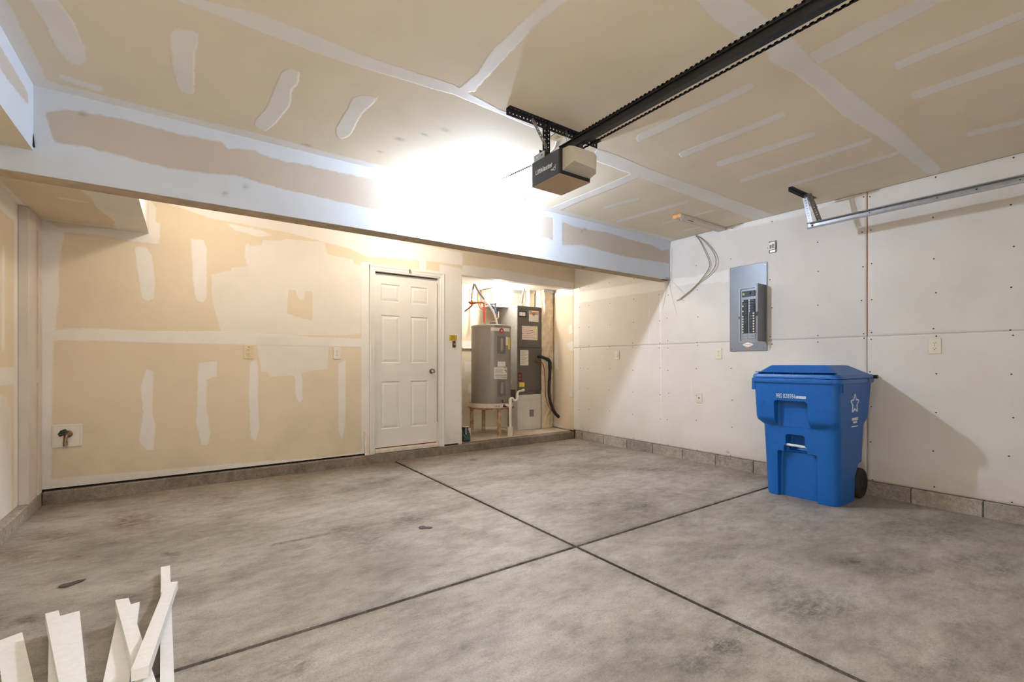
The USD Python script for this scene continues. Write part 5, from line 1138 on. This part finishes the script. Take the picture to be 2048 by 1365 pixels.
# condensate drain and its cup
t = thing('condensate_drain', 'white plastic drain pipe with a trap running from the air handler down to the floor', 'pipe', (3.9, 5.45, .15))
part(t, 'pipe', tube([(4.16, 5.64, .715), (4.155, 5.60, .715), (4.09, 5.53, .716), (3.924, 5.388, .717), (3.86, 5.34, .707), (3.826, 5.303, .676), (3.823, 5.30, .633), (3.81, 5.30, .609), (3.784, 5.30, .597), (3.758, 5.30, .609), (3.739, 5.30, .631), (3.71, 5.30, .631), (3.699, 5.30, .614), (3.699, 5.30, .585)], .0160, 14), PVC)
part(t, 'down_pipe', tube([(3.699, 5.30, .60), (3.699, 5.30, .15)], .0198, 14, False), PVC)
parts(t, 'coupling', (cyl((4.10, 5.54, .716), (4.155, 5.60, .716), .020, 14), cyl((3.699, 5.30, .58), (3.699, 5.30, .623), .0225, 14), cyl((3.823, 5.30, .66), (3.823, 5.30, .70), .0195, 14), cyl((3.699, 5.30, .495), (3.699, 5.30, .548), .0232, 14)), PVC)
part(t, 'side_branch', tube([(3.630, 5.312, .548), (3.648, 5.309, .538), (3.67, 5.306, .528), (3.699, 5.30, .522)], .0155, 12), PVC)
t = thing('drain_cup', 'cream plastic cup on the closet floor catching the white drain pipe', 'cup', (3.699, 5.30, .104))
part(t, 'cup', lathe([(.001, .1045), (.036, .1045), (.042, .232), (.042, .234), (.0395, .234), (.034, .108), (.001, .1075)], (3.699, 5.30, 0), n=28), BEIGEP)
# refrigerant line
t = thing('refrigerant_line', 'black insulated refrigerant line looping from the air handler into the right wall', 'pipe', (4.62, 5.55, .3))
part(t, 'insulation', tube([(4.475, 5.645, 1.225), (4.475, 5.575, 1.222), (4.53, 5.555, 1.20), (4.59, 5.545, 1.18), (4.615, 5.54, 1.14), (4.62, 5.54, 1.05), (4.61, 5.535, .92), (4.595, 5.53, .78), (4.595, 5.53, .65), (4.61, 5.52, .53), (4.645, 5.505, .42), (4.69, 5.495, .34), (4.735, 5.49, .30), (4.758, 5.49, .285)], .023, 14), INSUL)
parts(t, 'joint_tape', (cyl((4.619, 5.54, 1.14), (4.621, 5.54, 1.03), .029, 14), cyl((4.56, 5.55, 1.19), (4.615, 5.54, 1.155), .026, 12)), BLACK)
part(t, 'liquid_line', tube([(4.44, 5.645, 1.150), (4.45, 5.60, 1.15), (4.50, 5.58, 1.13), (4.535, 5.575, 1.02), (4.548, 5.57, .8), (4.555, 5.56, .6), (4.59, 5.54, .46), (4.65, 5.51, .37), (4.72, 5.50, .31)], .0065, 8), COPPER)
part(t, 'line_stub', cyl((4.43, 5.646, 1.152), (4.43, 5.615, 1.152), .011, 12), COPPER)
# paint can
t = thing('paint_can', 'small teal-labelled paint can on the closet ledge by the left edge of the opening', 'can', (2.985, 5.29, .104))
cx, cy = 2.985, 5.29
part(t, 'can_body', lathe([(.001, .1045), (.058, .1045), (.060, .108), (.058, .112), (.058, .282), (.061, .286), (.061, .291), (.056, .291), (.001, .288)], (cx, cy, 0), n=32), STEELD)
part(t, 'can_label', lathe([(.0585, .118), (.0592, .118), (.0592, .275), (.0585, .275)], (cx, cy, 0), n=32), TEAL)
part(t, 'paint_drips', cat_(*[lathe([(.0595, 0), (.0610, 0), (.0610, 1), (.0595, 1)], (cx, cy, 0), n=4) for _ in ()] or [cbox(cx + .0598 * math.sin(a) - .006, cx + .0598 * math.sin(a) + .006, cy - .0598 * math.cos(a) - .002, cy - .0598 * math.cos(a) + .003, z0, z1, .001) for a, z0, z1 in ((-.5, .20, .285), (.35, .22, .285), (.75, .18, .28), (.1, .25, .286))]), PVC)
part(t, 'lid', lathe([(.001, .2885), (.050, .2885), (.052, .293), (.047, .293), (.001, .2915)], (cx, cy, 0), n=28), PVC)
part(t, 'handle_ear', cat_(cyl((cx + .055, cy - .02, .235), (cx + .066, cy - .024, .235), .007, 10)), STEEL)
part(t, 'bail_handle', tube([(cx + .063, cy - .024, .235), (cx + .07, cy - .045, .20), (cx + .04, cy - .072, .165), (cx, cy - .075, .155), (cx - .04, cy - .065, .165), (cx - .063, cy - .01, .235)], .0018, 6), STEEL)

# ------------------------------------------------------------------ white boards on the floor
def board(label, end, direction, width, z0, thick, length, skew=0.0, rise=0.0):
    """end: middle of the far end; the board runs from it along direction, rising by rise per metre"""
    d = np.array(direction, float); d /= np.linalg.norm(d); n = np.array([-d[1], d[0]]); P = []
    for s in (0, length):
        for k in (-1, 1):
            p = np.array(end) + d * (s + (skew * k if s == 0 else 0)) + n * k * width / 2
            for z in (z0, z0 + thick):
                for e, g in ((0, .0012), (.0012, 0)):
                    q = p - n * k * e + d * (g if s == 0 else -g)
                    P.append((q[0], q[1], z + rise * s))
    return single('white_board', hull(P), LUMW, label, 'board', 'white trim boards lying in the lower left corner', smooth=False)
boards = [
 ('white board at the far left edge of the photo, lowest of the pile', (-.583, 2.685), (.115, -.43), .071, .0005, .019, .75, -.008, 0),
 ('thin white board lying on the left edge of a wider one, second from the left', (-.452, 2.636), (.226, -.974), .039, .0625, .038, 1.0, .002, 0),
 ('wide white board just right of the first thin one, lying beneath it', (-.420, 2.675), (.166, -.986), .092, .0425, .019, .90, .0, 0),
 ('wide white board running under the slanting thin board in the middle of the pile', (-.205, 2.622), (.022, -1.0), .070, .0425, .019, 1.2, -.006, 0),
 ('thin white board slanting to the right across the wide middle board', (-.229, 2.607), (.169, -.985), .043, .0625, .038, .80, .008, 0),
 ('longest thin white board, reaching farthest into the room and lying flat on the floor', (-.0925, 3.081), (.034, -.999), .039, .0005, .037, 1.7, .002, 0),
 ('thin white board crossing on top of the longest one at the right of the pile', (-.057, 2.744), (-.069, -.998), .045, .0385, .036, .90, .006, .106)]
for b_ in boards: board(*b_)
single('support_batten', cbox(-.47, -.135, 1.90, 1.95, .0005, .0415, .002), WOODU, 'raw wooden batten under the near ends of the white boards', 'batten', smooth=False)

# ------------------------------------------------------------------ litter on the floor
def leaf(x, y, L_, W_, ang, label):
    P = np.array([(-.5, 0), (-.42, .32), (-.25, .5), (.0, .38), (.2, .42), (.5, .05), (.3, -.25), (.05, -.32), (-.2, -.5), (-.4, -.3)]) * [L_, W_]
    a = math.radians(ang); R = np.array([[math.cos(a), -math.sin(a)], [math.sin(a), math.cos(a)]])
    m = CrossSection([P @ R.T], m3.FillRule.NonZero).extrude(.002); v, f = arr(trimesh.Trimesh(*arr(m)).subdivide())
    v[:, 2] += .0008 + 30 * (.5 * v[:, 0] ** 2 + .8 * v[:, 1] ** 2) * .1; v[:, :2] += [x, y]
    return single('dry_leaf', (v, f), LEAF, label, 'leaf')
leaf(1.327, 2.907, .095, .055, -40, 'dark dry leaf on the floor near the center of the room')
leaf(-.474, 3.20, .105, .055, 20, 'dark dry leaf on the floor to the left behind the white boards')
